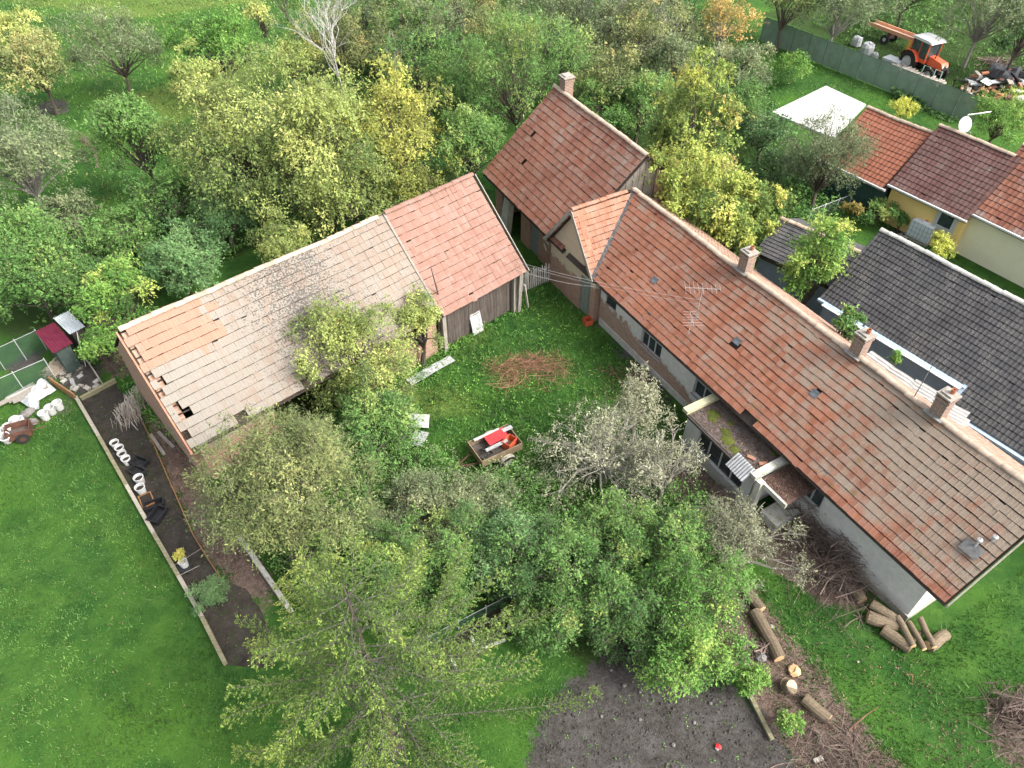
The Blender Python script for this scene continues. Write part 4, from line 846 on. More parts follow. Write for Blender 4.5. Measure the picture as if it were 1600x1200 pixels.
def weeds(name, label, poly, dens, h, mat, seed, leaf=.11, m=6, hue=.45, stem=.35):
    """knee to chest high ground cover: sprays of leaves whose height follows a smooth field"""
    rg = np.random.default_rng(seed); p = scatter_pts(poly, dens, rg); p = p[free_of_buildings(p)]; n = len(p)
    hf = np.clip(vnoise(p[:, 0], p[:, 1], 1.1, seed), .05, 1.2)*h*rg.uniform(.4, 1.1, n)
    keep = rg.random(n) < np.clip(vnoise(p[:, 0], p[:, 1], .8, seed+5)*1.5, .15, 1); p = p[keep]; hf = hf[keep]; n = len(p)
    sd_ = unit(rg.normal(0, 1, (n, 3))*np.array([1, 1, .4])+np.array([0, 0, .6]))
    t = rg.uniform(0, 1, (n, m, 1)); c = np.concatenate([p, hf[:, None]], 1)[:, None, :]+sd_[:, None, :]*(t-.3)*stem+rg.normal(0, .05, (n, m, 3)); c[..., 2] = np.maximum(c[..., 2], .03)
    ax = sd_[:, None, :]*.5+rg.normal(0, .6, c.shape); nr = rg.normal(0, .45, c.shape)+np.array([0, 0, 1.0])
    L = leaf*rg.uniform(.6, 1.3, n*m); v, f = leaf_quads(c.reshape(-1, 3), ax.reshape(-1, 3), nr.reshape(-1, 3), L, L*.52)
    v[:, 2] = np.maximum(v[:, 2], .012)
    hh = (hue+.25*(vnoise(p[:, 0], p[:, 1], 1.7, seed+2)-.5)+rg.normal(0, .1, n))[:, None]+rg.normal(0, .1, (n, m)); gg = rg.uniform(.1, 1, (n, m))
    tn = np.repeat(np.stack([np.clip(hh, 0, 1).ravel(), gg.ravel(), gg.ravel()], 1), 4, 0)
    return link(name, mesh_np(name, v, f, tn), LM[mat], kind='stuff', label=label)
LM['grass'] = leafmat('grass_blades', [(0, (.026, .068, .013)), (.4, (.054, .128, .022)), (.75, (.10, .175, .033)), (1, (.17, .20, .055))], .25, .5, (.5, .95), 1.2)
def grass(name, label, poly, dens, h, seed, hue=.45, wd=.035, avoid=()):
    rg = np.random.default_rng(seed); p = scatter_pts(poly, dens, rg); p = p[free_of_buildings(p)]
    for q in avoid:
        jt = p+rg.normal(0, .22, p.shape); p = p[~in_poly(jt[:, 0], jt[:, 1], wp(q))]
    cl = vnoise(p[:, 0], p[:, 1], 2.4, seed); p = p[rg.random(len(p)) < np.clip(cl*1.6, .25, 1)]; n = len(p)
    hh = h*rg.uniform(.4, 1.3, n)*(.5+vnoise(p[:, 0], p[:, 1], 1.3, seed+3)); a = rg.uniform(0, 6.28, n); ln = rg.normal(0, .5, (n, 2))
    b = np.concatenate([p, np.zeros((n, 1))], 1); w = np.stack([np.cos(a), np.sin(a), np.zeros(n)], 1)*(wd*rg.uniform(.5, 1.3, n))[:, None]*.5
    tip = b+np.concatenate([ln*hh[:, None], hh[:, None]], 1)
    v = np.stack([b-w, b+w, tip], 1).reshape(-1, 3); f = np.arange(n*3).reshape(-1, 3)
    hu = np.clip(hue+.55*(vnoise(p[:, 0], p[:, 1], 1.1, seed+9)-.5)+rg.normal(0, .13, n), 0, 1); g = np.clip(.5+1.0*(vnoise(p[:, 0], p[:, 1], 7.0, seed+11)-.5)+.7*(vnoise(p[:, 0], p[:, 1], 2.2, seed+12)-.5)+rg.normal(0, .2, n), 0, 1)
    return link(name, mesh_np(name, v, f, np.repeat(np.stack([hu, g, g], 1), 3, 0)), LM['grass'], kind='stuff', label=label)

# ------------------------------------------------------------------ the trees and shrubs, from the far edge forward
FG = 'trees and shrubs of the overgrown thicket behind the barns'
big = dict(K=30, n2=30, m=8, leaf=.19, spray=.7)
# meadow edge
tree('fruit_tree', 'rounded yellow-green fruit tree standing on bare soil in the meadow', 58, 108, 62, 5.0, 'olive', K=26, n2=26, m=8, leaf=.2, spray=.7, hue=.55)
tree('garden_tree', 'small yellowing tree at the far corner of the meadow', 22, 62, 50, 4.5, 'yellow', K=20, n2=22, m=8, leaf=.2, spray=.7, hue=.6)
tree('willow_bush', 'grey-green dome-shaped willow bush on the meadow', 180, 82, 68, 5.2, 'grey', K=30, n2=26, m=9, leaf=.2, spray=.9, droop=-.2, up=.5, hue=.35, asp=.32)
tree('round_tree', 'dense round green tree with reddish leaf tips by the meadow fence', 345, 88, 78, 5.5, 'bright', K=34, n2=30, m=8, leaf=.2, spray=.7, hue=.36, ry=62)
tree('shrub', 'yellow-green shrub squeezed between round tree and dead birch', 458, 100, 42, 3.6, 'yellow', K=18, n2=22, m=8, leaf=.18, spray=.6, cat='shrub')
tree('garden_tree', 'slender young yellow tree at the meadow fence', 408, 28, 22, 4.5, 'yellow', K=12, n2=18, m=8, leaf=.18, spray=.6, hue=.55, rzf=.42)
bare('bare_tree', 'thin leafless tree at the edge of the meadow', 452, 36, 5.0, .35, 5, M_bark, .07, 4)
tree('leafy_tree', 'tall dull-green tree between meadow strip and golden trees', 214, 215, 64, 6.6, 'green', K=40, n2=34, m=8, leaf=.17, spray=.6, hue=.42, rzf=.44, hvar=.1)
bare('bare_shrub', 'low leafless shrub on the dry meadow strip', 152, 262, 2.6, .45, 8, M_twig, .06, 4, 'shrub', 7)
# golden group behind the long barn
tree('golden_tree', 'broad yellow-green tree with drooping leafy boughs behind long barn', 372, 215, 122, 8.0, 'yellow', K=64, n2=40, m=9, leaf=.16, spray=.75, droop=.7, hue=.27, rzf=.46, zlo=-.8)
tree('golden_tree', 'large olive-yellow tree with brown-tipped leaves beside the barn ridge', 500, 235, 112, 8.0, 'yellow', K=60, n2=40, m=9, leaf=.16, spray=.7, droop=.5, hue=.36, rzf=.46, zlo=-.8)
tree('golden_tree', 'brightest golden-yellow tree close to the barn ridge', 622, 212, 82, 7.6, 'gold', K=46, n2=38, m=9, leaf=.16, spray=.6, droop=.4, hue=.22, rzf=.46, zlo=-.8)
tree('golden_tree', 'lower yellow-green crown hanging towards the barn roof', 545, 300, 95, 5.0, 'yellow', K=40, n2=34, m=8, leaf=.15, spray=.6, droop=.5, hue=.3, rzf=.4, zlo=-.6)
tree('leafy_tree', 'green tree with pale tips standing in the gap between the barns', 736, 226, 54, 6.0, 'green', K=36, n2=34, m=8, leaf=.14, spray=.5, hue=.55, rzf=.44)
tree('leafy_tree', 'dark tree half hidden behind the broad yellow tree', 318, 150, 48, 5.5, 'yellow', K=24, n2=26, m=8, leaf=.17, hue=.35)
b_ = bare('dead_birch', 'tall dead birch with bare white branches', 540, 152, 7.2, .42, 12, M_birch, .06, 5, n0=8, up=.3)
bare('dead_birch', 'small dead white birch stem beside the taller dead birch', 622, 160, 5.0, .25, 15, M_birch, .05, 4, n0=3, up=.6)
# thicket along the top
for (px, py, r, h, mt, hu, dr, sp) in [
  (520, 60, 55, 5, 'olive', .5, .2, .7), (600, 55, 60, 6, 'olive', .42, .2, .7), (660, 95, 62, 6, 'green', .4, .3, .6), (690, 40, 60, 6, 'grey', .4, .2, .8), (560, 10, 55, 5, 'grey', .45, .2, .7),
  (630, 5, 60, 6, 'green', .4, .2, .7), (720, 0, 60, 6, 'olive', .5, .2, .8), (705, 140, 52, 5, 'green', .38, .3, .6), (770, 60, 55, 6, 'olive', .45, .2, .7), (850, 20, 60, 6, 'grey', .5, .1, .8),
  (930, 40, 60, 6, 'grey', .45, .1, .9), (1010, 55, 58, 6, 'olive', .42, .2, .8), (960, 120, 60, 6, 'olive', .4, .2, .8), (880, 90, 50, 5, 'green', .4, .2, .7), (1050, 110, 55, 5, 'grey', .42, .2, .8),
  (900, 0, 60, 6, 'green', .45, .2, .8), (990, 0, 60, 5, 'olive', .45, .2, .8), (1060, 20, 45, 4, 'grey', .5, .2, .7), (935, 170, 45, 4, 'green', .4, .2, .6), (1000, 160, 50, 4.5, 'green', .45, .2, .7)]:
    tree('thicket_tree', {'olive': 'brownish olive tree', 'green': 'fresh green tree', 'grey': 'dusty grey-green tree'}[mt]+' crowded into the overgrown thicket', px, py, r*1.15, h*random.uniform(.85, 1.15), mt, K=34, n2=24, m=9, leaf=.17, spray=sp, droop=dr, hue=hu, group=FG, hvar=.22, rzf=.48, zlo=-.95, lobes=(.14, .36))
tree('willow_tree', 'full bright-green willow rising behind barn wing roof', 808, 128, 82, 7.5, 'green', K=52, n2=36, m=9, leaf=.16, spray=.7, hue=.58, droop=.1, up=.35, rzf=.46, asp=.35)
for k, (px, py, h) in enumerate([(800, 20, 6.5), (960, 75, 6), (1010, 100, 5.5), (905, 40, 6), (845, 25, 5.5), (985, 40, 5.5)]):
    bare('bare_thicket_shrub', 'leafless grey-brown shrub among the thicket', px, py+28, h, .42, 20+k, M_barkg, .07, 5, 'shrub', 7, group='bare shrubs in the thicket')
tree('amber_tree', 'small amber and orange autumn tree on the lawn edge', 1130, 38, 52, 4.6, 'amber', K=22, n2=22, m=7, leaf=.17, spray=.6, hue=.5, hvar=.25, bark=M_barkg)
tree('shrub', 'silvery grey-green shrub at the end of the green screen fence', 1148, 112, 50, 3.6, 'grey', K=22, n2=24, m=8, leaf=.16, spray=.6, hue=.5, cat='shrub')
tree('grey_tree', 'grey-green tree leaning over the fence near the wrapped bales', 1310, 20, 72, 5.5, 'grey', K=34, n2=28, m=8, leaf=.18, spray=.7, hue=.38, hvar=.1, bark=M_barkg)
tree('grey_tree', 'grey-green tree standing behind the tractor', 1540, 25, 78, 6.0, 'grey', K=38, n2=28, m=8, leaf=.17, spray=.7, hue=.42, hvar=.1, bark=M_barkg)
tree('dark_tree', 'dark green tree at the corner beyond the tractor', 1600, 55, 45, 5.0, 'dark', K=22, n2=24, m=8, leaf=.18, spray=.6, hue=.5)
tree('grey_tree', 'dull brownish tree above the orange trailer', 1230, 15, 55, 5.0, 'olive', K=24, n2=24, m=8, leaf=.18, spray=.7, hue=.35)
tree('grey_tree', 'low bush at the lawn corner beyond the orange trailer', 1420, -5, 60, 4.0, 'green', K=24, n2=24, m=8, leaf=.18, spray=.7, hue=.4)
# vines and shrubs behind the farmhouse
V = dict(n2=34, m=8, leaf=.17, spray=.5, droop=.6, zlo=-.8)
tree('vine_covered_tree', 'yellow-green vine-covered tree towering behind barn wing', 1085, 200, 80, 8.4, 'vine', K=60, hue=.36, rzf=.46, hvar=.25, **V)
tree('vine_thicket', 'brown and yellow vines tumbling over the barn wing gable', 1085, 300, 62, 4.5, 'vine', K=38, hue=.5, rzf=.46, hvar=.25, cat='vines', **V)
tree('vine_thicket', 'green and gold vines against the back of the farmhouse', 1165, 320, 58, 5.0, 'vine', K=38, hue=.36, rzf=.46, hvar=.2, cat='vines', **V)
tree('vine_thicket', 'low vines hugging the farmhouse ridge', 1135, 370, 45, 3.8, 'vine', K=24, hue=.35, rzf=.46, hvar=.2, cat='vines', **V)
tree('shrub', 'dark bramble mound between vines and patio slab', 1195, 215, 48, 3.0, 'dark', K=24, n2=28, m=8, leaf=.14, hue=.6, cat='shrub')
tree('shrub', 'dark bramble mound at the foot of the vine-covered tree', 1160, 170, 45, 3.2, 'green', K=22, n2=26, m=8, leaf=.14, hue=.4, cat='shrub')
tree('shrub', 'dark low bramble beside the willow by the shed', 1215, 265, 45, 2.4, 'dark', K=22, n2=26, m=8, leaf=.14, hue=.55, cat='shrub')
tree('willow_tree', 'soft grey-green willow in front of the red-roofed shed', 1290, 262, 62, 5.0, 'grey', K=44, n2=34, m=9, leaf=.13, spray=.6, hue=.3, hvar=.08, asp=.3)
tree('shrub', 'rounded green shrub alone on the neighbour lawn', 1240, 106, 36, 2.0, 'bright', K=20, n2=24, m=8, leaf=.14, hue=.4, cat='shrub', rzf=.45, bark=M_bark, trunk=.05)
tree('ornamental_grass', 'bright yellow ornamental grass beside red-roofed shed', 1407, 176, 24, 1.3, 'lime', K=16, n2=22, m=6, leaf=.28, spray=.35, droop=-.3, up=.8, cat='plant', asp=.16, hue=.6, trunk=.04)
tree('bamboo_clump', 'green bamboo-like bush beside satellite dish', 1560, 192, 50, 3.6, 'bright', K=34, n2=30, m=8, leaf=.22, spray=.6, droop=.4, up=.3, asp=.2, hue=.5, cat='shrub')
tree('garden_shrub', 'lime-yellow shrub beside the water tank', 1470, 386, 18, 1.8, 'lime', K=16, n2=24, m=8, leaf=.13, spray=.3, hue=.5, cat='shrub', rzf=.45, trunk=.04)
tree('garden_shrub', 'green shrub under the yellow wall', 1375, 332, 24, 1.5, 'green', K=14, n2=22, m=8, leaf=.12, spray=.3, cat='shrub', hue=.6, trunk=.04)
tree('garden_shrub', 'small reddish shrub in the corner plot by green shed wall', 1340, 330, 16, 1.3, 'amber', K=10, n2=20, m=8, leaf=.12, spray=.3, cat='shrub', hue=.3, trunk=.04)
tree('garden_shrub', 'small green shrub left of the water tank', 1408, 345, 15, 1.0, 'green', K=12, n2=20, m=8, leaf=.11, spray=.3, cat='shrub', hue=.4, trunk=.04)
tree('garden_shrub', 'little yellowish shrub inside the wire plot', 1312, 358, 14, 1.1, 'vine', K=10, n2=18, m=8, leaf=.11, spray=.3, cat='shrub', hue=.5, trunk=.04)
tree('young_tree', 'young bright green tree rising behind farmhouse ridge by grey roof', 1272, 428, 45, 5.2, 'bright', K=34, n2=32, m=8, leaf=.14, spray=.45, hue=.58, rzf=.42, hvar=.2)
tree('garden_shrub', 'leafy sprig between farmhouse ridge and grey wall', 1322, 512, 17, 4.6, 'green', K=10, n2=20, m=7, leaf=.14, spray=.3, cat='shrub', hue=.5, rzf=.22, zf=.8)
tree('garden_shrub', 'tiny weed on the ledge beside farmhouse chimney', 1402, 562, 9, 3.9, 'bright', K=6, n2=14, m=6, leaf=.1, spray=.2, cat='plant', hue=.4, rzf=.12, zf=.9, trunk=.03)
# left edge
tree('apple_tree', 'spreading grey-green apple tree at the garden edge', 35, 262, 82, 5.6, 'grey', K=46, n2=34, m=8, leaf=.15, spray=.6, hue=.42, hvar=.14, bark=M_barkg)
tree('apple_tree', 'leafy apple tree with yellow tips beside the hen run', 30, 405, 110, 5.5, 'green', K=54, n2=36, m=8, leaf=.14, spray=.55, hue=.50)
tree('apple_tree', 'lower green bough mass behind the hen run roofs', 100, 445, 70, 3.6, 'green', K=36, n2=32, m=8, leaf=.13, spray=.5, hue=.36)
tree('shrub', 'thin grey shrub growing on the dry strip near apple tree', 100, 345, 44, 2.8, 'grey', K=24, n2=26, m=8, leaf=.14, hue=.35, cat='shrub')
tree('elder_bush', 'fresh green elder bush against the barn gable', 192, 470, 62, 3.6, 'bright', K=34, n2=32, m=8, leaf=.14, spray=.5, hue=.38, cat='shrub')
tree('elder_bush', 'blue-green elder bush behind the bleached roof', 282, 420, 66, 3.2, 'blue', K=34, n2=32, m=8, leaf=.14, spray=.5, hue=.6, cat='shrub')
tree('elder_bush', 'mid-green bush next to the barn gable nettles', 165, 545, 34, 2.2, 'bright', K=20, n2=28, m=8, leaf=.12, spray=.4, hue=.40, cat='shrub')
tree('shrub', 'pale green saplings close to the barn ridge', 435, 388, 52, 3.2, 'yellow', K=24, n2=28, m=8, leaf=.13, hue=.3, cat='shrub')
tree('shrub', 'dark green bush in the shade of the broad yellow tree', 265, 318, 60, 3.0, 'green', K=28, n2=28, m=8, leaf=.14, hue=.30, cat='shrub')
tree('shrub', 'green bramble heap in the clearing behind the barn', 205, 365, 60, 2.4, 'green', K=28, n2=28, m=8, leaf=.13, hue=.42, cat='shrub')
tree('shrub', 'deep green scrub below the golden trees', 350, 345, 58, 3.0, 'dark', K=26, n2=28, m=8, leaf=.14, hue=.6, cat='shrub')
# the yard
tree('plum_tree', 'yellow-green shrubby tree growing against the barn front', 552, 554, 94, 4.6, 'yellow', lumpy=.5, K=64, n2=40, m=9, leaf=.12, spray=.55, hue=.36, hvar=.18, rzf=.46, droop=.5, zlo=-.9, ry=75)
tree('plum_tree', 'small leafy offshoot below the barn eaves', 655, 515, 38, 3.4, 'yellow', K=22, n2=30, m=8, leaf=.11, spray=.4, hue=.35)
tree('willow_tree', 'large olive-green tree covering the near end of the barn', 440, 758, 124, 6.0, 'olive', lumpy=.6, K=90, n2=36, m=12, leaf=.115, spray=.65, hue=.34, hvar=.12, rzf=.42, droop=.55, asp=.34, zlo=-.6, ry=100)
tree('elder_bush', 'leafy green bush between the olive tree and white sheets', 590, 665, 68, 3.0, 'green', K=38, n2=34, m=8, leaf=.11, spray=.45, hue=.5, cat='shrub')
PB = dict(bark=M_lichenbark, asp=.4)
t_ = tree('lichen_shrub', 'pale grey lichen-crusted shrub with whitish branches in the yard', 950, 710, 104, 2.7, 'pale', K=56, n2=17, m=6, leaf=.10, spray=.45, hue=.45, twigs=6, rzf=.42, zlo=-.5, shell=.7, **PB)
bare('lichen_shrub', '', 950, 705, 3.0, .9, 41, M_lichenbark, .05, 5, parent=t_, n0=9, up=.15, curl=.5)
t_ = tree('lichen_shrub', 'pale lichen-covered shrub growing beside the porch', 1040, 735, 50, 3.0, 'pale', K=24, n2=16, m=5, leaf=.09, spray=.4, hue=.6, twigs=6, **PB)
bare('lichen_shrub', '', 1040, 735, 2.6, .8, 42, M_lichenbark, .035, 5, parent=t_, n0=8, up=.15, curl=.5)
tree('lichen_shrub', 'tall pale sprigged shrub reaching towards the yard twigs', 1000, 630, 38, 3.6, 'pale', K=24, n2=22, m=7, leaf=.10, spray=.4, hue=.5, up=.4, rzf=.44, **PB)
t_ = tree('lichen_shrub', 'olive-grey shrub beside the heap of cut branches', 1150, 850, 80, 3.0, 'pale', K=46, n2=30, m=7, leaf=.085, spray=.4, hue=.28, hvar=.2, twigs=3, **PB)
UG = 'bushes of the dense undergrowth in front of the trailer'
for (px, py, r, h, mt, hu, lb) in [
  (900, 880, 82, 3.2, 'green', .40, 'broad mid-green bush in the middle of the undergrowth'), (800, 850, 58, 2.8, 'blue', .40, 'dark blue-green bush deep in the undergrowth'),
  (705, 870, 62, 2.8, 'green', .45, 'leafy bush beside the top of the spruce'), (640, 800, 60, 2.2, 'grey', .40, 'grey-green weedy bush below the trailer'),
  (740, 800, 62, 2.0, 'grey', .50, 'thin greyish scrub below the trailer drawbar'), (1060, 930, 85, 3.2, 'bright', .20, 'fresh green bush with pale top by the fallen trunks'),
  (1075, 1010, 72, 2.6, 'bright', .42, 'lime-tinted bush overhanging the bare soil'), (985, 960, 70, 2.6, 'green', .22, 'dusky green bush between pale shrub and bare soil'),
  (960, 830, 60, 2.6, 'green', .50, 'green bush under the whitish branches'), (1060, 850, 55, 2.6, 'green', .42, 'green bush tucked below the olive-grey shrub'),
  (860, 960, 48, 2.0, 'green', .42, 'low bush at the edge of the mown grass'), (610, 900, 55, 2.6, 'green', .55, 'light green bush behind the spruce crown'), (540, 850, 52, 2.4, 'green', .40, 'green bush beside the dark box')]:
    tree('undergrowth_bush', lb, px, py, r, h, mt, K=48, n2=36, m=8, leaf=.095, spray=.45, hue=hu, cat='bush', group=UG, rzf=.46, zlo=-.9, trunk=.05, lobes=(.14, .36), shell=.72, hvar=.2)
tree('garden_shrub', 'rounded blue-green shrub in the soil bed beside the timber edging', 326, 925, 33, 1.1, 'blue', K=24, n2=30, m=8, leaf=.06, spray=.2, hue=.45, cat='shrub', rzf=.46, trunk=.03, asp=.4)
conifer('spruce_tree', 'tall open spruce with drooping yellow-green boughs', (at(588, 1078, 4.2).x, at(588, 1078, 4.2).y, 0), 9.2, 5.5, 77)
tree('bramble', 'leafy bramble at the foot of the leaning fence post', 1172, 1062, 26, 1.1, 'bright', K=14, n2=24, m=7, leaf=.10, spray=.3, hue=.45, cat='plant', trunk=.03, rzf=.45)
tree('bramble', 'small bramble along the heap of cut branches', 1235, 1130, 18, .8, 'bright', K=10, n2=20, m=7, leaf=.09, spray=.25, hue=.5, cat='plant', trunk=.03, rzf=.45)
# ground cover
weeds('thicket_undergrowth', 'shaded undergrowth beneath the thicket trees', [(0,400),(150,370),(290,275),(335,200),(450,150),(520,60),(640,-20),(1060,-20),(1180,110),(1230,200),(1330,330),(1100,420),(1000,240),(860,120),(740,270),(400,385),(180,500),(0,530)], 16, 1.3, 'green', 61, .2, 6, .32, .6)
weeds('nettles', 'nettles and brambles filling the yard end of the undergrowth', [(480,560),(600,600),(640,690),(740,760),(830,760),(960,760),(1080,760),(1130,820),(1150,1040),(900,1000),(830,930),(650,990),(480,960),(390,830),(340,760)], 95, 1.5, 'green', 62, .10, 6, .48, .35)
weeds('tall_weeds', 'pale tall weeds around the trailer', [(600,700),(700,690),(740,735),(800,735),(850,690),(900,700),(930,760),(840,820),(640,850),(560,800)], 95, .6, 'grey', 63, .10, 6, .5, .3)
weeds('yard_weeds', 'low leafy weeds mixed into the yard grass', [(660,620),(620,560),(700,510),(800,480),(850,430),(905,450),(1065,640),(1030,690),(880,700),(800,730),(700,720),(630,690)], 14, .16, 'bright', 98, .09, 6, .4, .2)
weeds('barn_foot_weeds', 'nettles along the foot of the barn front', [(640,590),(690,535),(800,480),(812,492),(720,545),(660,610)], 60, .45, 'bright', 99, .09, 6, .3, .25)
weeds('wall_foot_weeds', 'weeds along the farmhouse wall foot', [(930,500),(945,500),(1070,625),(1050,640)], 30, .3, 'green', 100, .08, 6, .5, .2)
weeds('gable_nettles', 'green nettles along the barn gable foot', [(150,520),(190,520),(260,640),(300,690),(280,700),(215,640)], 40, .5, 'bright', 64, .10, 6, .4, .3)
weeds('corner_weeds', 'scrubby growth behind the tractor and fence', [(1260,40),(1400,-30),(1600,-60),(1720,60),(1640,120),(1480,70),(1320,60)], 5, .7, 'green', 65, .22, 6, .4, .5)
weeds('plot_weeds', 'weeds inside the wire plot behind the farmhouse', [(1230,300),(1330,300),(1400,330),(1390,360),(1260,360),(1200,330)], 20, .6, 'green', 66, .13, 6, .35, .4)
tree('vine_thicket', 'green and yellow vines hanging on the barn wing gable', 1035, 280, 56, 5.8, 'vine', K=50, hue=.45, rzf=.46, hvar=.2, cat='vines', pos=(fbarn.matrix_basis @ Vector((8.9, 6.3, 0)))[:], **V)
LM['litter'] = leafmat('fallen_leaves', [(0, (.05, .03, .02)), (.4, (.12, .075, .05)), (.75, (.21, .14, .09)), (1, (.32, .25, .13))], .1, .7, (.6, .8), 1.0)
weeds('fallen_leaves', 'dry fallen leaves on the littered strip by the barn', ZONES['litter'][0], 60, .03, 'litter', 91, .07, 3, .5, .1)
weeds('fallen_leaves', 'dry fallen leaves and chips along the felled trunks', ZONES['litter'][1], 60, .03, 'litter', 92, .06, 3, .5, .1)
weeds('fallen_leaves', 'dry fallen leaves below the porch and cut branches', ZONES['litter'][3], 60, .03, 'litter', 93, .07, 3, .4, .1)
weeds('fallen_leaves', 'scattered dry leaves on the rough field grass', [(1200,950),(1350,960),(1440,1030),(1560,1250),(1330,1250)], 34, .04, 'litter', 96, .07, 3, .5, .3)
weeds('fallen_leaves', 'few fallen leaves dotted over the mown lawn', [(-40,720),(110,640),(350,1045),(300,1260),(-80,1260)], 1.6, .05, 'litter', 97, .07, 1, .75, .1)
weeds('soil_weeds', 'sparse low weeds sprouting on the bare soil', [(850,1110),(1000,1060),(1150,1095),(1215,1170),(1262,1290),(830,1290)], 3.0, .05, 'bright', 94, .06, 5, .4, .12)
weeds('bed_weeds', 'sparse seedlings on the dark soil bed', [(140,632),(200,640),(300,840),(345,910),(430,1000),(360,1030)], 5, .04, 'green', 95, .05, 4, .5, .1)
weeds('daylily_row', 'row of strappy green plants along the green screen fence', [(1385,150),(1402,142),(1500,180),(1485,195)], 40, .6, 'dark', 67, .30, 5, .75, .35)
GB_ = [[(128,628),(180,600),(232,685),(302,836),(345,908),(448,985),(455,1045),(354,1040)], [(860,1110),(915,1050),(960,1010),(1080,1010),(1150,1095),(1215,1170),(1262,1300),(840,1300)], [(80,590),(110,560),(150,560),(165,600),(130,628)], [(640,1035),(800,938),(828,945),(835,968),(700,1058)], [(222,660),(302,836),(345,905),(440,975),(400,860),(290,700)]]
grass('lawn_grass', 'mown green lawn grass beside the timber edging', [(-40,700),(20,620),(110,625),(350,1045),(480,1080),(700,1090),(860,1040),(900,1000),(830,960),(900,960),(920,1060),(830,1260),(-80,1260)], 330, .085, 81, .48, .03, GB_)
grass('yard_grass', 'lush grass of the yard between barn and farmhouse', [(660,620),(620,560),(700,500),(800,470),(850,420),(905,440),(1075,640),(1040,700),(900,760),(700,760),(630,700)], 300, .13, 82, .40, .035, GB_)
grass('field_grass', 'rough grass near the farmhouse end and felled trunks', [(1150,890),(1230,900),(1290,960),(1420,980),(1480,960),(1600,850),(1760,900),(1760,1260),(1250,1260),(1200,1080)], 260, .12, 83, .47, .035, GB_)
grass('meadow_grass', 'bright meadow grass at the far end', [(-60,-60),(560,-60),(540,40),(380,140),(300,260),(150,360),(-60,390)], 26, .16, 84, .8, .10)
grass('neighbour_lawn', 'bright mown lawn behind the neighbour buildings', [(1040,-30),(1180,40),(1500,190),(1460,215),(1350,160),(1290,135),(1200,180),(1160,120)], 40, .10, 85, .48, .07)
grass('tractor_field_grass', 'lush grass around the tractor', [(1330,30),(1500,-40),(1700,60),(1700,170),(1520,165),(1250,70)], 30, .16, 86, .5, .09)

# ================================================================== THINGS
M_orange = weathered('tractor_orange', (.50, .075, .03), (.60, .11, .045), 3, .45, .1, spec=.4)
M_black = weathered('black_rubber', (.012, .012, .012), (.03, .03, .028), 8, .85, .3)
M_rim = weathered('white_rim', (.34, .33, .31), (.44, .43, .41), 6, .6)
M_bucket = weathered('white_plastic', (.46, .46, .45), (.54, .54, .53), 7, .5, .05, c3=(.32, .31, .29))
M_crate = weathered('black_plastic', (.012, .012, .014), (.028, .028, .03), 5, .5, .1)
M_rust = weathered('rusty_steel', (.055, .028, .02), (.12, .055, .038), 5, .85, .5)
M_brown = weathered('brown_boards', (.17, .085, .04), (.27, .15, .07), 3, .85, .4, .01, (1, 7, 7))
M_red = weathered('red_paint', (.50, .02, .025), (.60, .04, .04), 3, .5, .1)
M_orangeb = weathered('orange_crate', (.42, .07, .03), (.52, .11, .05), 4, .6, .1)
M_tarp = weathered('white_plastic_film', (.30, .315, .32), (.44, .45, .455), 6, .45, .5, .03)
M_stone = weathered('grey_stone', (.10, .095, .09), (.20, .185, .175), 5, .9, .6, .02)
M_logend = weathered('cut_wood_end', (.42, .26, .13), (.58, .40, .22), 9, .85)
M_logbark = weathered('log_bark', (.10, .075, .05), (.22, .17, .12), 5, .95, .8, .02, (1, 6, 6), c3=(.10, .11, .04))
M_net = netmat('green_netting', (.045, .085, .06), .42, 26)
M_screen = netmat('green_privacy_screen', (.155, .215, .165), .95, 30)
M_steel = weathered('galvanised_post', (.22, .235, .23), (.32, .335, .33), 5, .5)

def bucket(px, py, z=0.0, tilt=(0, 0), fill=None, s=1.0, label='', group=''):
    o = empty('bucket', at(px, py, .3*s)[:], random.uniform(0, 6.28), label, 'bucket', group); o.location.z = z+.012; o.scale = (s, s, s)
    if tilt[0] or tilt[1]: o.rotation_euler = (tilt[0], tilt[1], o.rotation_euler.z); o.location.z += .10*s
    MB().lathe([(.001, .004), (.125, .0), (.16, .32), (.172, .32), (.172, .345), (.148, .345), (.115, .02), (.001, .02)], 18).build('body', M_bucket, o, smooth=False)
    m = MB(); m.tube([(.17*math.cos(t), .17*math.sin(t)*.9-.02, .30-.22*math.sin(t)*.0-.10*math.sin(t)) for t in np.linspace(0, math.pi, 9)], .006, 4); m.build('handle', M_steel, o)
    if fill: MB().lathe([(.001, .24), (.138, .235), (.138, .22)], 14).build('contents', fill, o)
    return o
for (px, py) in ((179, 692), (186.5, 700), (190.5, 709), (196.5, 717)): bucket(px, py, label='white bucket in the tight row of four standing on the soil bed', group='row of four buckets', fill=soilm)
for (px, py) in ((216.5, 747), (218.5, 762)): bucket(px, py, label='white bucket of the pair between the black crates', group='pair of buckets', fill=soilm, s=1.08)
for (px, py) in ((89, 630), (77, 637), (67, 646)): bucket(px, py, label='white bucket in the row beside the plastic sheeting', group='buckets by the plastic sheeting', s=1.15)
for (px, py, t) in ((23, 656, (.0, 0)), (35, 659, (.2, .2)), (12, 667, (0, 0)), (3, 674, (0, 0)), (8, 683, (.3, .1))): bucket(px, py, tilt=t, label='white bucket in the cluster around the rusty cart', group='buckets around the rusty cart', s=1.2)
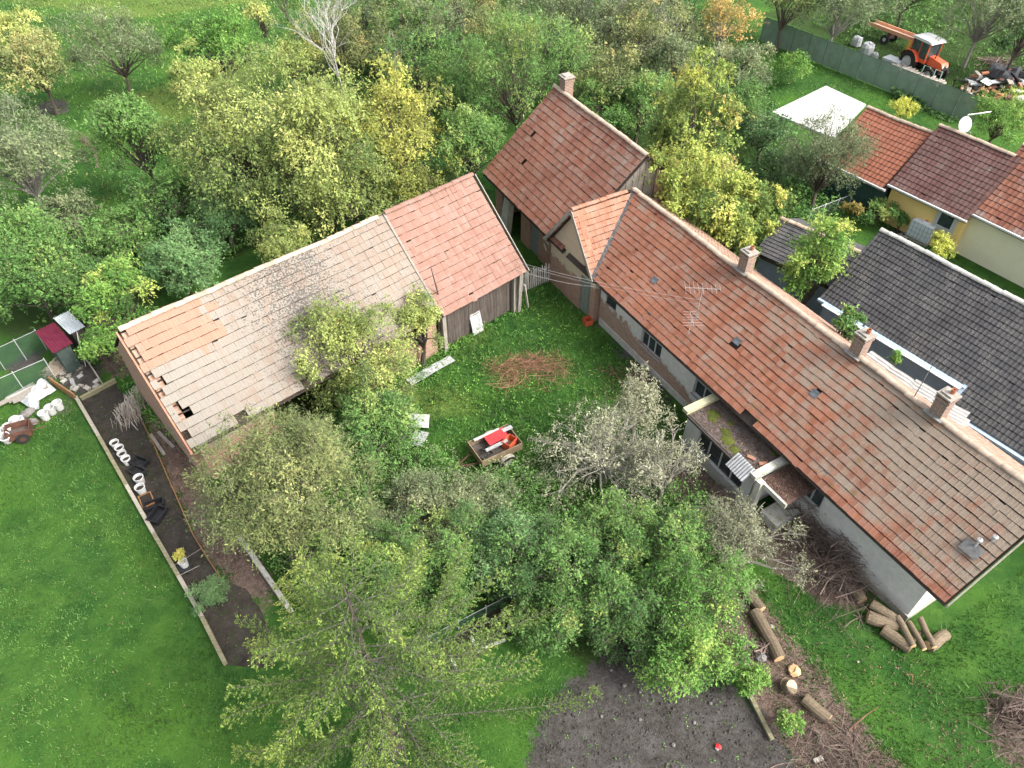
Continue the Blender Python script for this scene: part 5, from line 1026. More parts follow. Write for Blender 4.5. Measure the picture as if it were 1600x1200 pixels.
def crate(px, py, rz, label, L=.62, Wd=.40, h=.24, mat=None, fill=None, tilt=0.0):
    o = empty('crate', (at(px, py, .1)[0], at(px, py, .1)[1], .028), rz, label, 'crate'); mat = mat or M_crate
    for s_ in (-1, 1):
        a = MB(); a.box((0, s_*(Wd/2-.012), h/2), (L, .024, h)); a.box((0, s_*(Wd/2+.004), h-.02), (L+.03, .03, .03)); a.build('side_wall', mat, o)
        a = MB(); a.box((s_*(L/2-.012), 0, h/2), (.024, Wd-.05, h)); a.box((s_*(L/2+.004), 0, h-.021), (.03, Wd-.03, .028)); a.build('end_wall', mat, o)
    MB().box((0, 0, .015), (L-.05, Wd-.05, .02)).build('base', mat, o)
    if fill: MB().box((0, 0, h*.45), (L-.055, Wd-.055, .04)).build('soil_fill', fill, o)
    if tilt: o.rotation_euler = (tilt, 0, rz); o.location.z += .06
    return o
crate(218, 724, R_(-22), 'black plastic crate next to the row of four buckets')
crate(216, 738, R_(-35), 'black plastic crate pushed against the pair of buckets')
crate(229, 781, R_(-55), 'flat brown tray of soil against the timber edging', .60, .42, .10, M_brown, soilm)
crate(242, 790, R_(24), 'long black crate lying across the soil tray', .66, .34)
crate(247, 806, R_(75), 'black crate standing alone nearest the yellow pot plant', .66, .42)
# timber edging along the lawn
pk = [(121,624),(157,686),(200,762),(243,838),(281,903),(318,968),(354,1040)]
for k in range(6):
    a, b = at(*pk[k]), at(*pk[k+1]); d = (b-a).normalized()
    MB().beam(a+d*.02+Vector((0, 0, .10)), b-d*.02+Vector((0, 0, .09)), .13, .22).build('edging_timber', M_mosswood if k % 2 else weathered('pale_edging_timber', (.24, .215, .17), (.36, .33, .27), 3, .9, .5, .01, (1, 7, 7), c3=(.16, .15, .09)), label='weathered timber beam in the straight edging between lawn and soil bed', cat='edging', group='timber edging beams')
MB().beam(at(128,626)+Vector((0,0,.1)), at(182,597)+Vector((0,0,.12)), .12, .2).build('edging_timber', M_mosswood, label='greenish beam closing the soil bed below the compost bay', cat='edging')
pe = [(224,662),(243,700),(262,745),(283,792),(302,836),(324,872),(346,905)]
for k in range(6):
    a, b = at(*pe[k]), at(*pe[k+1]); d = (b-a).normalized(); MB().beam(a+d*.01+Vector((0,0,.04)), b-d*.01+Vector((0,0,.045)), .035, .12).build('edging_board', M_brown, label='thin wooden board edging the leaf-littered strip', cat='edging', group='thin edging boards')
MB().beam(at(374,840)+Vector((0,0,.16)), at(456,958)+Vector((0,0,.13)), .16, .2).build('concrete_rail', weathered('pale_concrete_rail', (.34, .33, .29), (.46, .45, .41), 4, .9, .4, c3=(.2,.2,.14)), label='long pale concrete rail below the olive tree', cat='rail')
MB().beam(at(272,690)+Vector((0,0,.9)), at(335,755)+Vector((0,0,.5)), .12, .12).build('fallen_beam', M_mosswood, label='mossy beam fallen from the barn gable foot', cat='beam')
for (a, b, lb) in (((236,680),(258,712),'grey plank lying on the leaf litter by the bleached heap'), ((248,676),(272,700),'short broken board beside the grey plank')):
    MB().beam(at(*a)+Vector((0,0,.05)), at(*b)+Vector((0,0,.05)), .12, .04).build('plank', M_greywood, label=lb, cat='plank')
# pot plant on its box
bx = empty('flower_pot', at(287,880,.25)[:], 0, 'white bucket planted with yellow flowers on a dark tray', 'pot plant'); bx.location.z = .012
MB().box((-.03,-.1,.05),(.5,.35,.08)).build('tray', M_crate, bx); MB().lathe([(.12,.092),(.15,.38),(.13,.38),(.11,.2),(.001,.2)],16).build('pot', M_bucket, bx)
v_, f_, t__, l_, tw_ = crown(91, (.28,.28,.18), 10, 16, 8, .055, .14, .1, .5, .6, .2); v_ += np.array([-.08,.05,.5]); link('flowers', mesh_np('flowers', v_, f_, t__), LM['gold'], bx)
for (a, b) in (((268,891),(316,858)), ((283,903),(312,885))): MB().tube([at(*a)+Vector((0,0,.16)), at(*b)+Vector((0,0,.05))], .012, 5).build('garden_cane', M_greywood, label='thin cane laid across the soil bed by the yellow pot plant', cat='cane', group='canes across the bed')
# bleached straw heap by the gable
def sticks(name, label, cat, px0, px1, n, L, r, mat, seed, h=.4, curl=.2, flat=.6, dirv=None, dirspread=3.2, kind=None, group=None, n_side=3):
    rg = random.Random(seed); m = MB(); (x0, y0), (x1, y1) = px0, px1; c = at((x0+x1)/2, (y0+y1)/2); a = at(x0, (y0+y1)/2); b = at((x0+x1)/2, y0); ex = abs(c.x-a.x); ey = abs(b.y-c.y)
    cl = []
    for k in range(7):
        th = rg.uniform(0, 6.28); q = math.sqrt(rg.random())*.75; cl.append((ex*q*math.cos(th), ey*q*math.sin(th), rg.uniform(.16, .34), rg.uniform(.5, 1.2)))
    for k in range(n):
        cx, cy, sg_, hk = rg.choice(cl); p = Vector((cx+rg.gauss(0, sg_*ex), cy+rg.gauss(0, sg_*ey), 0)); q = min(1.0, math.hypot((p.x-cx)/ex, (p.y-cy)/ey)/(2*sg_)); hh = h*hk*(1-q*q)*rg.uniform(.1, 1)+.03
        an = (dirv if dirv is not None else 0)+rg.uniform(-dirspread, dirspread); d = Vector((math.cos(an), math.sin(an), rg.gauss(0, .18)*flat)); l = L*rg.uniform(.4, 1.2); pts = []
        s_ = Vector((-d.y, d.x, 0)); cu = rg.gauss(0, curl)
        for i in range(4):
            t = i/3-.5; w = p+d*l*t+s_*cu*l*(t*t-.1)+Vector((0, 0, hh+rg.gauss(0, .02))); w.z = max(w.z, .02); pts.append(w)
        rr = min(r*3.2, r*rg.lognormvariate(-.1, .55)); m.tube(pts, [rr, rr*.85, rr*.7, rr*.35], n_side, False)
    return m.build(name, mat, loc=(c.x, c.y, 0), label=label, cat=cat, kind=kind, group=group)
sticks('straw_heap', 'bleached bundle of old reeds and bark at the barn gable', 'heap', (188,605), (236,665), 420, .8, .016, weathered('bleached_reed', (.26, .22, .18), (.42, .37, .31), 4, .95), 3, .30, .12, .35, R_(-58), .28)
# hen run and compost corner
def net_fence(name, label, a, b, h, nposts, mat, cover=None, lean=0.0, top=True, postm=None, cat='fence'):
    a, b = Vector(a), Vector(b); d = b-a; rz = math.atan2(d.y, d.x); o = empty(name, a, rz, label, cat); L = d.length
    n = nposts
    for k in range(n+1): MB().b2((L*k/n-.018, .01, 0), (L*k/n+.018, .045, h+.05)).build('post', postm or M_greywood, o)
    if top: MB().b2((.02, -.012, h-.012), (L-.02, .006, h+.012)).build('top_rail', postm or M_greywood, o)
    for k in range(n):
        x0, x1 = L*k/n+.03, L*(k+1)/n-.03; m = MB(); N = 6
        vs = [(x0+(x1-x0)*i/N, .03+.015*math.sin(i*1.7+k)*(j % 2), .03+(h-.06)*j/3) for j in range(4) for i in range(N+1)]
        m.add(vs, [(j*(N+1)+i, j*(N+1)+i+1, (j+1)*(N+1)+i+1, (j+1)*(N+1)+i) for j in range(3) for i in range(N)]); m.build('netting', mat, o)
    return o
net_fence('hen_run_fence', 'green netting side of the hen run next to the maroon roof', at(-60,612), at(74,547), 1.15, 4, M_net, postm=M_steel)
net_fence('hen_run_fence', 'green netting side of the hen run by the stacked planks', at(-60,658), at(88,592), 1.15, 3, M_net, postm=M_steel)
coop = empty('hen_coop', at(85,548), R_(28), 'small hen coop with maroon corrugated roof', 'coop')
M_maroon = weathered('maroon_sheet', (.10, .012, .03), (.17, .025, .05), 4, .55, .2, c3=(.12, .015, .035))
p4 = [at(54,516,1.4), at(85,505,1.45), at(114,535,1.4), at(84,556,1.35)]
cen = (p4[0]+p4[1]+p4[2]+p4[3])/4; ux = ((p4[3]-p4[0])+(p4[2]-p4[1]))/2; uy = ((p4[1]-p4[0])+(p4[2]-p4[3]))/2
coop.location = (cen.x, cen.y, 0); coop.rotation_euler = (0, 0, math.atan2(ux.y, ux.x))
cr = corrugated(ux.length, uy.length, 7, .025, nx=3, seed=2).build('roof', M_maroon, coop, loc=(0, 0, 1.42)); cr.rotation_euler = (R_(3), 0, 0)
MB().box((0, .0, .68), (ux.length-.25, uy.length-.25, 1.3)).build('body', weathered('coop_boards', (.03,.05,.045), (.07,.09,.08), 4), coop)
g4 = [at(83,499,1.5), at(109,487,1.5), at(132,511,1.4), at(111,524,1.4)]; cen = (g4[0]+g4[1]+g4[2]+g4[3])/4; ux = ((g4[3]-g4[0])+(g4[2]-g4[1]))/2; uy = ((g4[1]-g4[0])+(g4[2]-g4[3]))/2
shd = empty('tool_shelter', (cen.x, cen.y, 0), math.atan2(ux.y, ux.x), 'little lean-to with pale grey corrugated sheet roof', 'shelter')
corrugated(ux.length, uy.length, 9, .025, nx=3, seed=4).build('roof', weathered('grey_corrugated', (.36,.40,.42), (.50,.53,.55), 3, .5), shd, loc=(0,0,1.5)).rotation_euler = (0, R_(5), 0)
MB().box((0,0,.7),(ux.length-.2, uy.length-.2, 1.35)).build('body', M_barnwood, shd)
wb = MB().box((0,0,.72),(.62,.03,1.45)).build('white_panel', weathered('white_board', (.32,.32,.29),(.40,.40,.37),3), loc=at(133,566)[:], rz=R_(-55), label='tall off-white board standing beside the maroon roof', cat='board'); wb.rotation_euler = (R_(-10), 0, R_(-62))
for k in range(9):
    q = at(118+random.uniform(-6,14), 530+random.uniform(-6,12)); MB().box((0,0,.02),(.36,.22,.03)).build('spare_roof_tile', M_clay, loc=(q.x, q.y, .1+.05*k), rz=random.uniform(0,3), label='spare clay roof tile in the small heap behind the white board', cat='tile', group='spare tile heap')
bay = empty('compost_bay', at(125,600), R_(0), 'compost bay of brown boards beside the soil bed', 'compost bay')
for (a, b, h, mt) in (((82,600),(122,627),.42,M_brown), ((137,566),(160,600),.35,M_greywood)):
    pa, pb = at(*a)-bay.location, at(*b)-bay.location; MB().beam(pa+Vector((0,0,h/2+.01)), pb+Vector((0,0,h/2+.01)), .05, h).build('board', mt, bay)
rub = random.Random(4)
for k in range(26):
    q = at(rub.uniform(95,155), rub.uniform(572,612)); s_ = rub.uniform(.05,.16); m = MB(); m.box((0,0,s_*.3),(s_*2,s_*1.2,s_*.6), Matrix.Rotation(rub.uniform(-.3,.3),3,'X')); m.build('rubble_piece', (M_white, M_conc, M_greywood, M_cap)[k % 4], loc=(q.x,q.y,.01), rz=rub.uniform(0,6), label='small piece of rubble dumped in the compost bay', cat='rubble', group='rubble in the compost bay')
sticks('brush_bundle', 'bundle of dry pale twigs leaning by the netting', 'brushwood', (82,562), (112,590), 160, .8, .012, weathered('pale_twigs', (.28,.23,.17),(.42,.36,.29),3), 9, .45, .2, 1, R_(60), .6)
pkx = [((12,627),(56,603)), ((16,632),(66,606)), ((24,634),(78,609)), ((0,641),(18,632))]
for k, (a, b) in enumerate(pkx): MB().beam(at(*a)+Vector((0,0,.12+.05*k)), at(*b)+Vector((0,0,.14+.05*k)), .22, .05).build('plank', M_greywood if k else M_conc, label='grey plank in the stack under the plastic sheeting', cat='plank', group='planks under the plastic sheeting')
def drape(name, label, cat, pts, z, mat, seed, h=.2, th=.02, fr=5):
    """crumpled sheet following four ground corners"""
    rg = random.Random(seed); P4 = [at(*p) for p in pts]; N = 12; vs = []
    for i in range(N+1):
        for j in range(N+1):
            a, b = i/N, j/N; p = P4[0].lerp(P4[1], a).lerp(P4[3].lerp(P4[2], a), b); e = min(1, 6*min(a, 1-a, b, 1-b)+.15)
            vs.append((p.x, p.y, z+e*(h*(.55+.45*math.sin(fr*a+seed)*math.cos(fr*.8*b+2*seed))+rg.gauss(0, .035))))
    m = MB(); m.add(vs, [(i*(N+1)+j, i*(N+1)+j+1, (i+1)*(N+1)+j+1, (i+1)*(N+1)+j) for i in range(N) for j in range(N)])
    return m.build(name, mat, label=label, cat=cat)
drape('plastic_sheeting', 'crumpled white plastic sheeting piled by the planks', 'sheeting', [(30,628),(72,596),(90,612),(48,640)], .1, M_tarp, 3, .4)
drape('plastic_sheeting', 'small torn plastic sheet on the lawn edge', 'sheeting', [(42,625),(62,618),(62,640),(50,642)], .02, M_tarp, 8, .3)
def rock(px, py, s, seed, label, mat=None, group=None, cat='stone'):
    rg = np.random.default_rng(seed); m = MB(); n = 9; prof = [(.02,-.2),(.7,-.1),(1,.2),(.8,.55),(.35,.75),(.01,.8)]; m.lathe(prof, n); m.v = [tuple(np.array(v)*s*rg.uniform(.8,1.2,3)) for v in m.v]
    q = at(px, py); return m.build('stone', mat or M_stone, loc=(q.x, q.y, .03), label=label, cat=cat, group=group, rz=rg.uniform(0,6))
for k, (x, y) in enumerate(((40,650),(52,661),(47,645))): rock(x, y, .22, k+1, 'grey stone between the cart and bucket row', group='stones by the cart')
ct = empty('rusty_cart', at(37,683), R_(25), 'rusty box cart standing among white buckets', 'cart')
for s_ in (-1,1): MB().box((0,s_*.3,.42),(.85,.03,.36)).build('side_panel', M_rust, ct); MB().box((s_*.42,0,.42),(.03,.56,.36)).build('end_panel', M_rust, ct)
MB().box((0,0,.26),(.82,.57,.03)).build('floor', M_barnwood, ct)
for s_ in (-1,1):
    wl = MB(); wl.tube([(0,-.03,0),(0,.03,0)], .24, 16); w = wl.build('wheel', M_black, ct, loc=(.08,s_*.37,.24)); MB().tube([(0,-.035,0),(0,.035,0)], .11, 10).build('hub', M_rust, w)
MB().tube([(.4,.2,.4),(.95,.15,.35)],.02,5).tube([(.4,-.2,.4),(.95,-.15,.35)],.02,5).build('handle', M_rust, ct)
# yard: sheets, trailer
def flat_sheet(name, label, pts, z, mat, waves, seed, tilt=(0,0)):
    P = [at(*p) for p in pts]; c = (P[0]+P[1]+P[2]+P[3])/4; ux = ((P[1]-P[0])+(P[2]-P[3]))/2; uy = ((P[3]-P[0])+(P[2]-P[1]))/2
    o = corrugated(ux.length, uy.length, waves, .02, nx=6, seed=seed, warp=.015).build(name, mat, loc=(c.x, c.y, z), label=label, cat='sheet'); o.rotation_euler = (tilt[0], tilt[1], math.atan2(ux.y, ux.x)); return o
flat_sheet('corrugated_sheet', 'long white corrugated sheet lying on the yard grass', [(635,597),(702,557),(712,567),(644,604)], .12, M_white, 5, 1)
flat_sheet('corrugated_sheet', 'bent white sheet half hidden by weeds', [(638,655),(670,657),(673,673),(643,676)], .3, M_white, 6, 2, (.12,.1))
flat_sheet('corrugated_sheet', 'square white sheet tipped beside the dark tarpaulin', [(651,677),(670,687),(662,704),(638,701)], .3, M_white, 7, 3, (.1,-.15))
drape('tarpaulin', 'dark tarpaulin heap behind the white sheets', 'tarpaulin', [(618,668),(640,660),(648,700),(622,705)], .05, M_crate, 6, .4)
tr = empty('car_trailer', at(774,712), R_(31), 'small rusty car trailer loaded with red board and orange crate', 'trailer')
M_trail = weathered('trailer_steel_olive', (.13,.10,.06), (.24,.19,.12), 4, .8, .3, c3=(.2,.1,.05))
for s_ in (-1,1): MB().box((0,s_*.55,.62),(1.75,.03,.34)).build('side_panel', M_trail, tr); MB().box((s_*.87,0,.62),(.03,1.07,.34)).build('end_panel', M_trail, tr)
MB().box((0,0,.46),(1.72,1.07,.03)).build('floor', M_barnwood, tr)
for s_ in (-1,1):
    w = MB(); w.tube([(0,-.07,0),(0,.07,0)], .27, 18); wl = w.build('wheel', M_black, tr, loc=(.15,s_*.68,.27)); MB().tube([(0,-.075,0),(0,.075,0)], .15, 14).build('rim', M_rim, wl)
    fm = MB(); vs = []
    for k in range(9):
        t = math.pi*k/8
        for y in (-.09,.09): vs.append((.33*math.cos(t), y, .33*math.sin(t)))
    fm.add(vs, [(2*k,2*k+1,2*k+3,2*k+2) for k in range(8)]); fm.build('mudguard', weathered('pale_mudguard', (.34,.3,.24),(.45,.4,.33),4), tr, loc=(.15,s_*.69,.27))
MB().tube([(-.85,.3,.42),(-1.7,0,.42)],.03,6).tube([(-.85,-.3,.42),(-1.7,0,.42)],.03,6).build('drawbar', M_rust, tr)
tb = tr.matrix_basis
def on_trailer(x,y,z): return tb @ Vector((x,y,z))
MB().box((0,0,0),(.85,.42,.03),Matrix.Rotation(R_(12),3,'X')).build('red_board', M_red, loc=on_trailer(.18,.22,.8)[:], rz=R_(35), label='bright red board lying in the car trailer', cat='board')
MB().box((0,0,0),(.95,.13,.05)).build('plank', M_white, loc=on_trailer(.0,-.12,.74)[:], rz=R_(33), label='short white plank lying across the car trailer', cat='plank')
MB().box((0,0,0),(1.1,.1,.05)).build('plank', M_rim, loc=on_trailer(-.1,.47,.83)[:], rz=R_(31), label='pale plank along the rear side of the car trailer', cat='plank')
MB().box((0,0,0),(.42,.16,.06)).build('plank', M_white, loc=on_trailer(.72,.32,.83)[:], rz=R_(31), label='white block end sticking up at the trailer corner', cat='plank')
def open_box(name,label,loc,rz,L,Wd,h,mat,cat='box',fill=None):
    o = empty(name, loc, rz, label, cat)
    for s_ in (-1,1): MB().box((0,s_*(Wd/2-.01),h/2),(L,.02,h)).build('side_wall',mat,o); MB().box((s_*(L/2-.01),0,h/2),(.02,Wd-.042,h)).build('end_wall',mat,o)
    MB().box((0,0,.012),(L-.03,Wd-.03,.02)).build('base',fill or mat,o); return o
open_box('orange_box','orange plastic box standing in the car trailer',on_trailer(.52,-.18,.478)[:],R_(55),.5,.36,.34,M_orangeb,fill=M_brown)
eg = empty('engine_frame', on_trailer(-.5,-.05,.478)[:], R_(40), 'dark greasy metal frame lying in the car trailer', 'frame')
for (a,b) in (((-.25,-.2,.05),(.25,-.2,.05)),((-.25,.2,.05),(.25,.2,.05)),((-.25,-.2,.05),(-.25,.2,.05)),((.25,-.2,.05),(.25,.2,.05)),((-.2,0,.05),(.2,0,.22)),((0,-.2,.12),(0,.2,.12))): MB().tube([a,b],.025,6).build('bar', M_black, eg)
open_box('planter', 'orange-red square planter on the yard grass', (at(918,506).x, at(918,506).y, .01), R_(20), .36,.36,.3,M_orangeb,'planter',soilm)
# brushwood
sticks('brushwood_heap', 'tangled heap of reddish pruned twigs in the yard', 'brushwood', (765,545), (880,615), 380, 1.4, .006, M_twigred, 11, .5, .6)
sticks('brushwood_heap', 'thin loose twigs between the pale shrubs and yard', 'brushwood', (930,560), (1030,660), 160, 1.1, .005, M_twigred, 12, .35, .45)
sticks('brushwood_heap', 'big grey-brown heap of cut branches against farmhouse wall', 'brushwood', (1205,795), (1352,945), 760, 1.5, .010, M_twig, 13, 1.1, .35)
sticks('brushwood_heap', 'round heap of dry branches at the field edge', 'brushwood', (1540,1085), (1680,1210), 320, 1.0, .012, M_twig, 14, .6, .5)
sticks('brushwood_heap', 'strip of fine dead branches along felled trunks', 'brushwood', (1190,1060), (1400,1300), 420, 1.0, .009, M_twig, 15, .25, .45)
sticks('brushwood_heap', 'dead twigs hanging inside the bushes by the bare soil', 'brushwood', (905,940), (1010,1030), 160, .9, .008, M_twig, 16, 1.2, .4)
sticks('brushwood_heap', 'small stack of short sticks beside the felled trunk', 'brushwood', (1148,990), (1205,1035), 110, .55, .016, M_twig, 17, .3, .15)
sticks('brushwood_heap', 'bare purple-brown twigs under the olive-grey shrub by the porch', 'brushwood', (1060,760), (1180,850), 260, 1.0, .009, M_twig, 18, .6, .4)
sticks('brushwood_heap', 'dark bramble canes on the bank beyond the tractor', 'brushwood', (1535,90), (1590,125), 120, 1.5, .02, M_twig, 19, .9, .3)
for (a, b, lb) in (((1325,1142),(1372,1105),'thin curved branch lying on the rough grass'),((950,570),(985,640),'long bare branch lying on the yard grass'),((1415,1055),(1425,1068),'short stick on the rough grass below the log heap')):
    A, B = at(*a)+Vector((0,0,.05)), at(*b)+Vector((0,0,.05)); md = A.lerp(B,.5)+Vector((.12,.1,.05)); MB().tube([A,md,B],[.02,.016,.008],5).build('branch', M_twigred, label=lb, cat='branch')
# logs
def log(a, b, r, label, z0=None, z1=None, group=None, name='log', moss=False):
    A, B = at(*a), at(*b); A.z = r if z0 is None else z0; B.z = r if z1 is None else z1; o = empty(name, ((A+B)/2)[:], 0, label, 'log', group); o.location.z = 0; d = B-A
    off = Vector((o.location.x, o.location.y, 0)); rg = random.Random(int(a[0]*3+a[1])); pts = [A.lerp(B, t)-off+Vector((rg.gauss(0,.012),rg.gauss(0,.012),rg.gauss(0,.006))) for t in (0,.25,.5,.75,1)]
    r = r*1.3; MB().tube(pts, [r*1.02, r, r*.97, r*.96, r*.93], 12).build('bark', M_logbark, o)
    dn = d.normalized()
    for (p, s_, rr) in ((pts[0], -1, r*.93), (pts[-1], 1, r*.86)): MB().tube([p, p+dn*s_*.012], rr, 12).build('cut_end', M_logend, o)
    return o
log((1128,880),(1188,956),.15,'long felled trunk emerging from under the olive-grey shrub')
log((1177,960),(1216,1032),.16,'thick felled trunk lying beside the small stick stack')
log((1254,1094),(1292,1128),.14,'sawn log pointing at the brush strip'); log((1227,1074),(1233,1080),.17,'upright stump with fresh round cut face',.1,.3,name='stump'); rock(1240,1050,.2,5,'pale sawn chunk on the sawdust',M_logend,cat='wood'); rock(1187,1028,.2,6,'pale mossy chunk beside the trunk butt',M_stone,cat='wood')
for (a,b,r,z,lb) in (((1358,950),(1394,974),.13,.26,'slim log on top of the heap by farmhouse corner'),((1354,968),(1397,983),.16,.16,'thick barked log at the bottom of heap by farmhouse corner'),((1378,988),(1420,1018),.15,.15,'log lying forward of heap by farmhouse corner'),((1396,972),(1420,1018),.08,.36,'thin log leaning across the heap'),((1414,980),(1437,1022),.07,.34,'forked thin log propped on the heap'),((1432,972),(1454,1018),.075,.28,'dark thin log at the grass side of the heap'),((1448,1014),(1476,994),.14,.14,'short square-cut log end beyond the heap'),((1420,1005),(1440,990),.06,.12,'crooked mossy log under the forked one'),((1338,932),(1344,942),.15,.15,'single stump beside the heap of cut branches')): log(a,b,r,lb,z,z)
log((790,768),(822,742),.06,'whitish dead log in the weeds below the trailer')
MB().beam(at(1163,1075)+Vector((0,0,.12)), at(1205,1158)+Vector((0,0,.1)), .12, .12).build('fallen_post', M_mosswood, label='mossy squared post fallen at the edge of bare soil', cat='post')
MB().beam(at(1163,1082)+Vector((0,0,0)), at(1172,1062)+Vector((0,0,.5)), .09, .09).build('fence_post', M_greywood, label='short leaning grey fence post by the bramble', cat='post')
MB().beam(at(1122,1045)+Vector((0,0,0)), at(1121,1046)+Vector((0,0,.7)), .1, .1).build('fence_post', M_greywood, label='upright mossy fence post under the lime-tinted bush', cat='post')
MB().beam(at(1270,1192)+Vector((0,0,.1)), at(1283,1186)+Vector((0,0,.1)), .12, .1).build('plank', M_greywood, label='short grey plank at the end of the brush strip', cat='plank')
for k,(x,y,s_) in enumerate(((1000,1082,.05),(1052,1165,.06),(1110,1100,.05),(975,1072,.07),(1120,1170,.07),(955,1048,.05),(1205,980,.08),(1340,1035,.04),(1000,1125,.05),(940,1120,.045),(1085,1130,.05))): rock(x,y,s_,20+k,'small pale stone on the bare soil',M_stone,'pebbles on bare soil') if x < 1200 else rock(x,y,s_,20+k,'white scrap lying on the rough grass' if x > 1300 else 'pale chip beside the felled trunk',M_cap,cat='scrap')
rock(1122,1168,.09,44,'crumpled red rag on the bare soil',M_red,cat='rag')
# barn front: doors, post, picket fence
dl = at(748,521); dd = empty('white_door', (dl.x, dl.y, .02), BZ, 'white boarded door leaning on the dark barn planks', 'door'); dd.rotation_euler = (R_(-14),0,BZ)
for k in range(5): MB().box((-.24+k*.12,0,.62),(.115,.03,1.22)).build('board', M_white, dd)
for z in (.15,1.05): MB().box((0,-.028,z),(.56,.022,.07)).build('batten', M_rim, dd)
MB().beam(at(810,486), (barn.matrix_basis @ Vector((BL-.35,.05,2.35))), .17,.17).build('prop_post', M_greywood, label='stout timber post propping the barn eaves corner', cat='post')
MB().beam(at(825,480), (barn.matrix_basis @ Vector((BL-.1,.05,1.5))), .1,.05).build('leaning_board', weathered('pale_board',(.38,.34,.28),(.5,.46,.4),3), label='pale board leaning on the barn corner post', cat='board')
pf = empty('picket_fence', at(812,458), math.atan2((at(862,438)-at(812,458)).y,(at(862,438)-at(812,458)).x), 'grey picket fence closing the gap between barn and farmhouse', 'fence'); pL = (at(862,438)-at(812,458)).length
for z in (.3,.85): MB().box((pL/2,.03,z),(pL,.04,.07)).build('rail', M_greywood, pf)
for k in range(int(pL/.115)):
    h_ = random.uniform(1.0,1.2); q = MB().prism([(-.035,0),(.035,0),(.035,h_-.06),(0,h_),(-.035,h_-.06)],'y',-.012,.008); p_ = q.build('picket', weathered('bleached_picket',(.36,.34,.3),(.5,.48,.43),4), pf, loc=(.05+k*.115,0,.02)); p_.rotation_euler = (0,random.uniform(-.05,.05),0)
for k,(x,a_,mt,lb) in enumerate(((1.75,-.16,M_frame,'pale grey panelled door leaning in the barn wing opening'),(2.3,-.13,M_greywood,'narrow grey door leaning next to the pale panelled door'))):
    o = empty('loose_door', (fbarn.matrix_basis @ Vector((x,.28,0.02)))[:], FZ, lb, 'door'); o.rotation_euler = (a_,0,FZ); MB().box((0,0,.95),(.68-.2*k,.04,1.9)).build('leaf', mt, o)
    for (z,h_) in ((.45,.6),(1.35,.8)): MB().box((0,-.026,z),(.42-.15*k,.014,h_)).build('panel', mt, o)
M_gpaint = weathered('green_paint',(.03,.10,.06),(.06,.15,.09),4)
for k,(x,y,s_) in enumerate(((1046,584,.2),(1053,593,.17),(1049,602,.16),(1058,604,.12))): rock(x,y,s_,60+k,'pale stone in the little heap at the farmhouse wall foot',M_conc if k%2 else M_white,'stones at the wall foot')
bx2 = open_box('dark_box','dark wooden box under the olive tree branches',(at(483,885).x,at(483,885).y,.02),R_(35),.85,.7,.5,M_barnwood); MB().box((0,0,.52),(.92,.78,.035)).build('lid', weathered('dark_felt_lid',(.035,.028,.025),(.075,.06,.05),4), bx2)
# wires
hw = house.matrix_basis; bwm = barn.matrix_basis
for k,(a,b) in enumerate(((bwm@Vector((BL-.5,.2,2.9)), hw@Vector((8.8,1.25,roofz(1.25)+.9))),(bwm@Vector((BL-.5,.3,2.75)), hw@Vector((8.8,1.25,roofz(1.25)+.7))),(bwm@Vector((BL-.6,.1,2.6)), hw@Vector((4.3,-.02,2.55))))):
    pts = [a.lerp(b,t)-Vector((0,0,.5*4*t*(1-t)*.35)) for t in np.linspace(0,1,13)]; MB().tube(pts,.006,4).build('overhead_wire', M_alu, label='thin overhead wire strung between barn corner and farmhouse roof', cat='wire', group='overhead wires')
# green net by the vegetable bed and planks
net_fence('garden_net', 'low dark green net along the narrow soil bed', at(628,1030), at(802,940), .55, 4, M_net, postm=M_steel)
for (a,b,lb) in (((735,995),(750,1020),'white plank lying across the narrow soil bed'),((706,1030),(714,1048),'short white plank at the end of narrow soil bed'),((824,940),(822,952),'white marker board at the corner of narrow soil bed'),((752,1016),(790,1000),'pale batten along the edge of narrow soil bed')): MB().beam(at(*a)+Vector((0,0,.05)),at(*b)+Vector((0,0,.05)),.10,.04).build('plank', M_rim, label=lb, cat='plank')

# ------------------------------------------------------------------ beyond the farmhouse: screen, tractor, heaps
a, b = at(1187,63), at(1518,196); d = b-a
net_fence('screen_fence', 'long green privacy screen fence between lawn and tractor field', a, b, 1.75, 12, M_screen, postm=weathered('green_post',(.05,.09,.07),(.08,.12,.1),4))
tp = (at(1425,108)+at(1456,124))/2; td = at(1458,124)-at(1424,107); trac = empty('tractor', (tp.x,tp.y,0), math.atan2(td.y,td.x), 'orange-red tractor with glazed cab and white roof', 'tractor'); trac.scale = (1.0,1.0,1.0)
def wheel(parent,x,y,r,w,rr):
    m = MB(); m.lathe([(r*.55,-w/2),(r*.93,-w/2),(r,-w*.3),(r,w*.3),(r*.93,w/2),(r*.55,w/2)],24); o = m.build('wheel', M_black, parent, loc=(x,y,r)); o.rotation_euler = (R_(90),0,0)
    for k in range(16):
        t = 2*math.pi*k/16; MB().box((0,0,0),(.07,.10,w*.9)).build('lug', M_black, o, loc=(r*.985*math.cos(t), r*.985*math.sin(t), 0), rz=t) if r > .6 else None
    for s_ in (-1,1): MB().lathe([(.001,s_*w*.22),(rr*.35,s_*w*.22),(rr*.4,s_*w*.12),(rr*.85,s_*w*.15),(rr,s_*w*.42),(rr*1.04,s_*w*.46)],20).build('rim', M_rim, o)
    return o
for s_ in (-1,1): wheel(trac,-.95,s_*.72,.72,.36,.40); wheel(trac,1.05,s_*.68,.46,.24,.27)
hd = MB(); hd.prism([(.3,.85),(1.55,.8),(1.58,1.15),(1.45,1.3),(.3,1.42)],'y',-.3,.3); hd.build('bonnet', M_orange, trac)
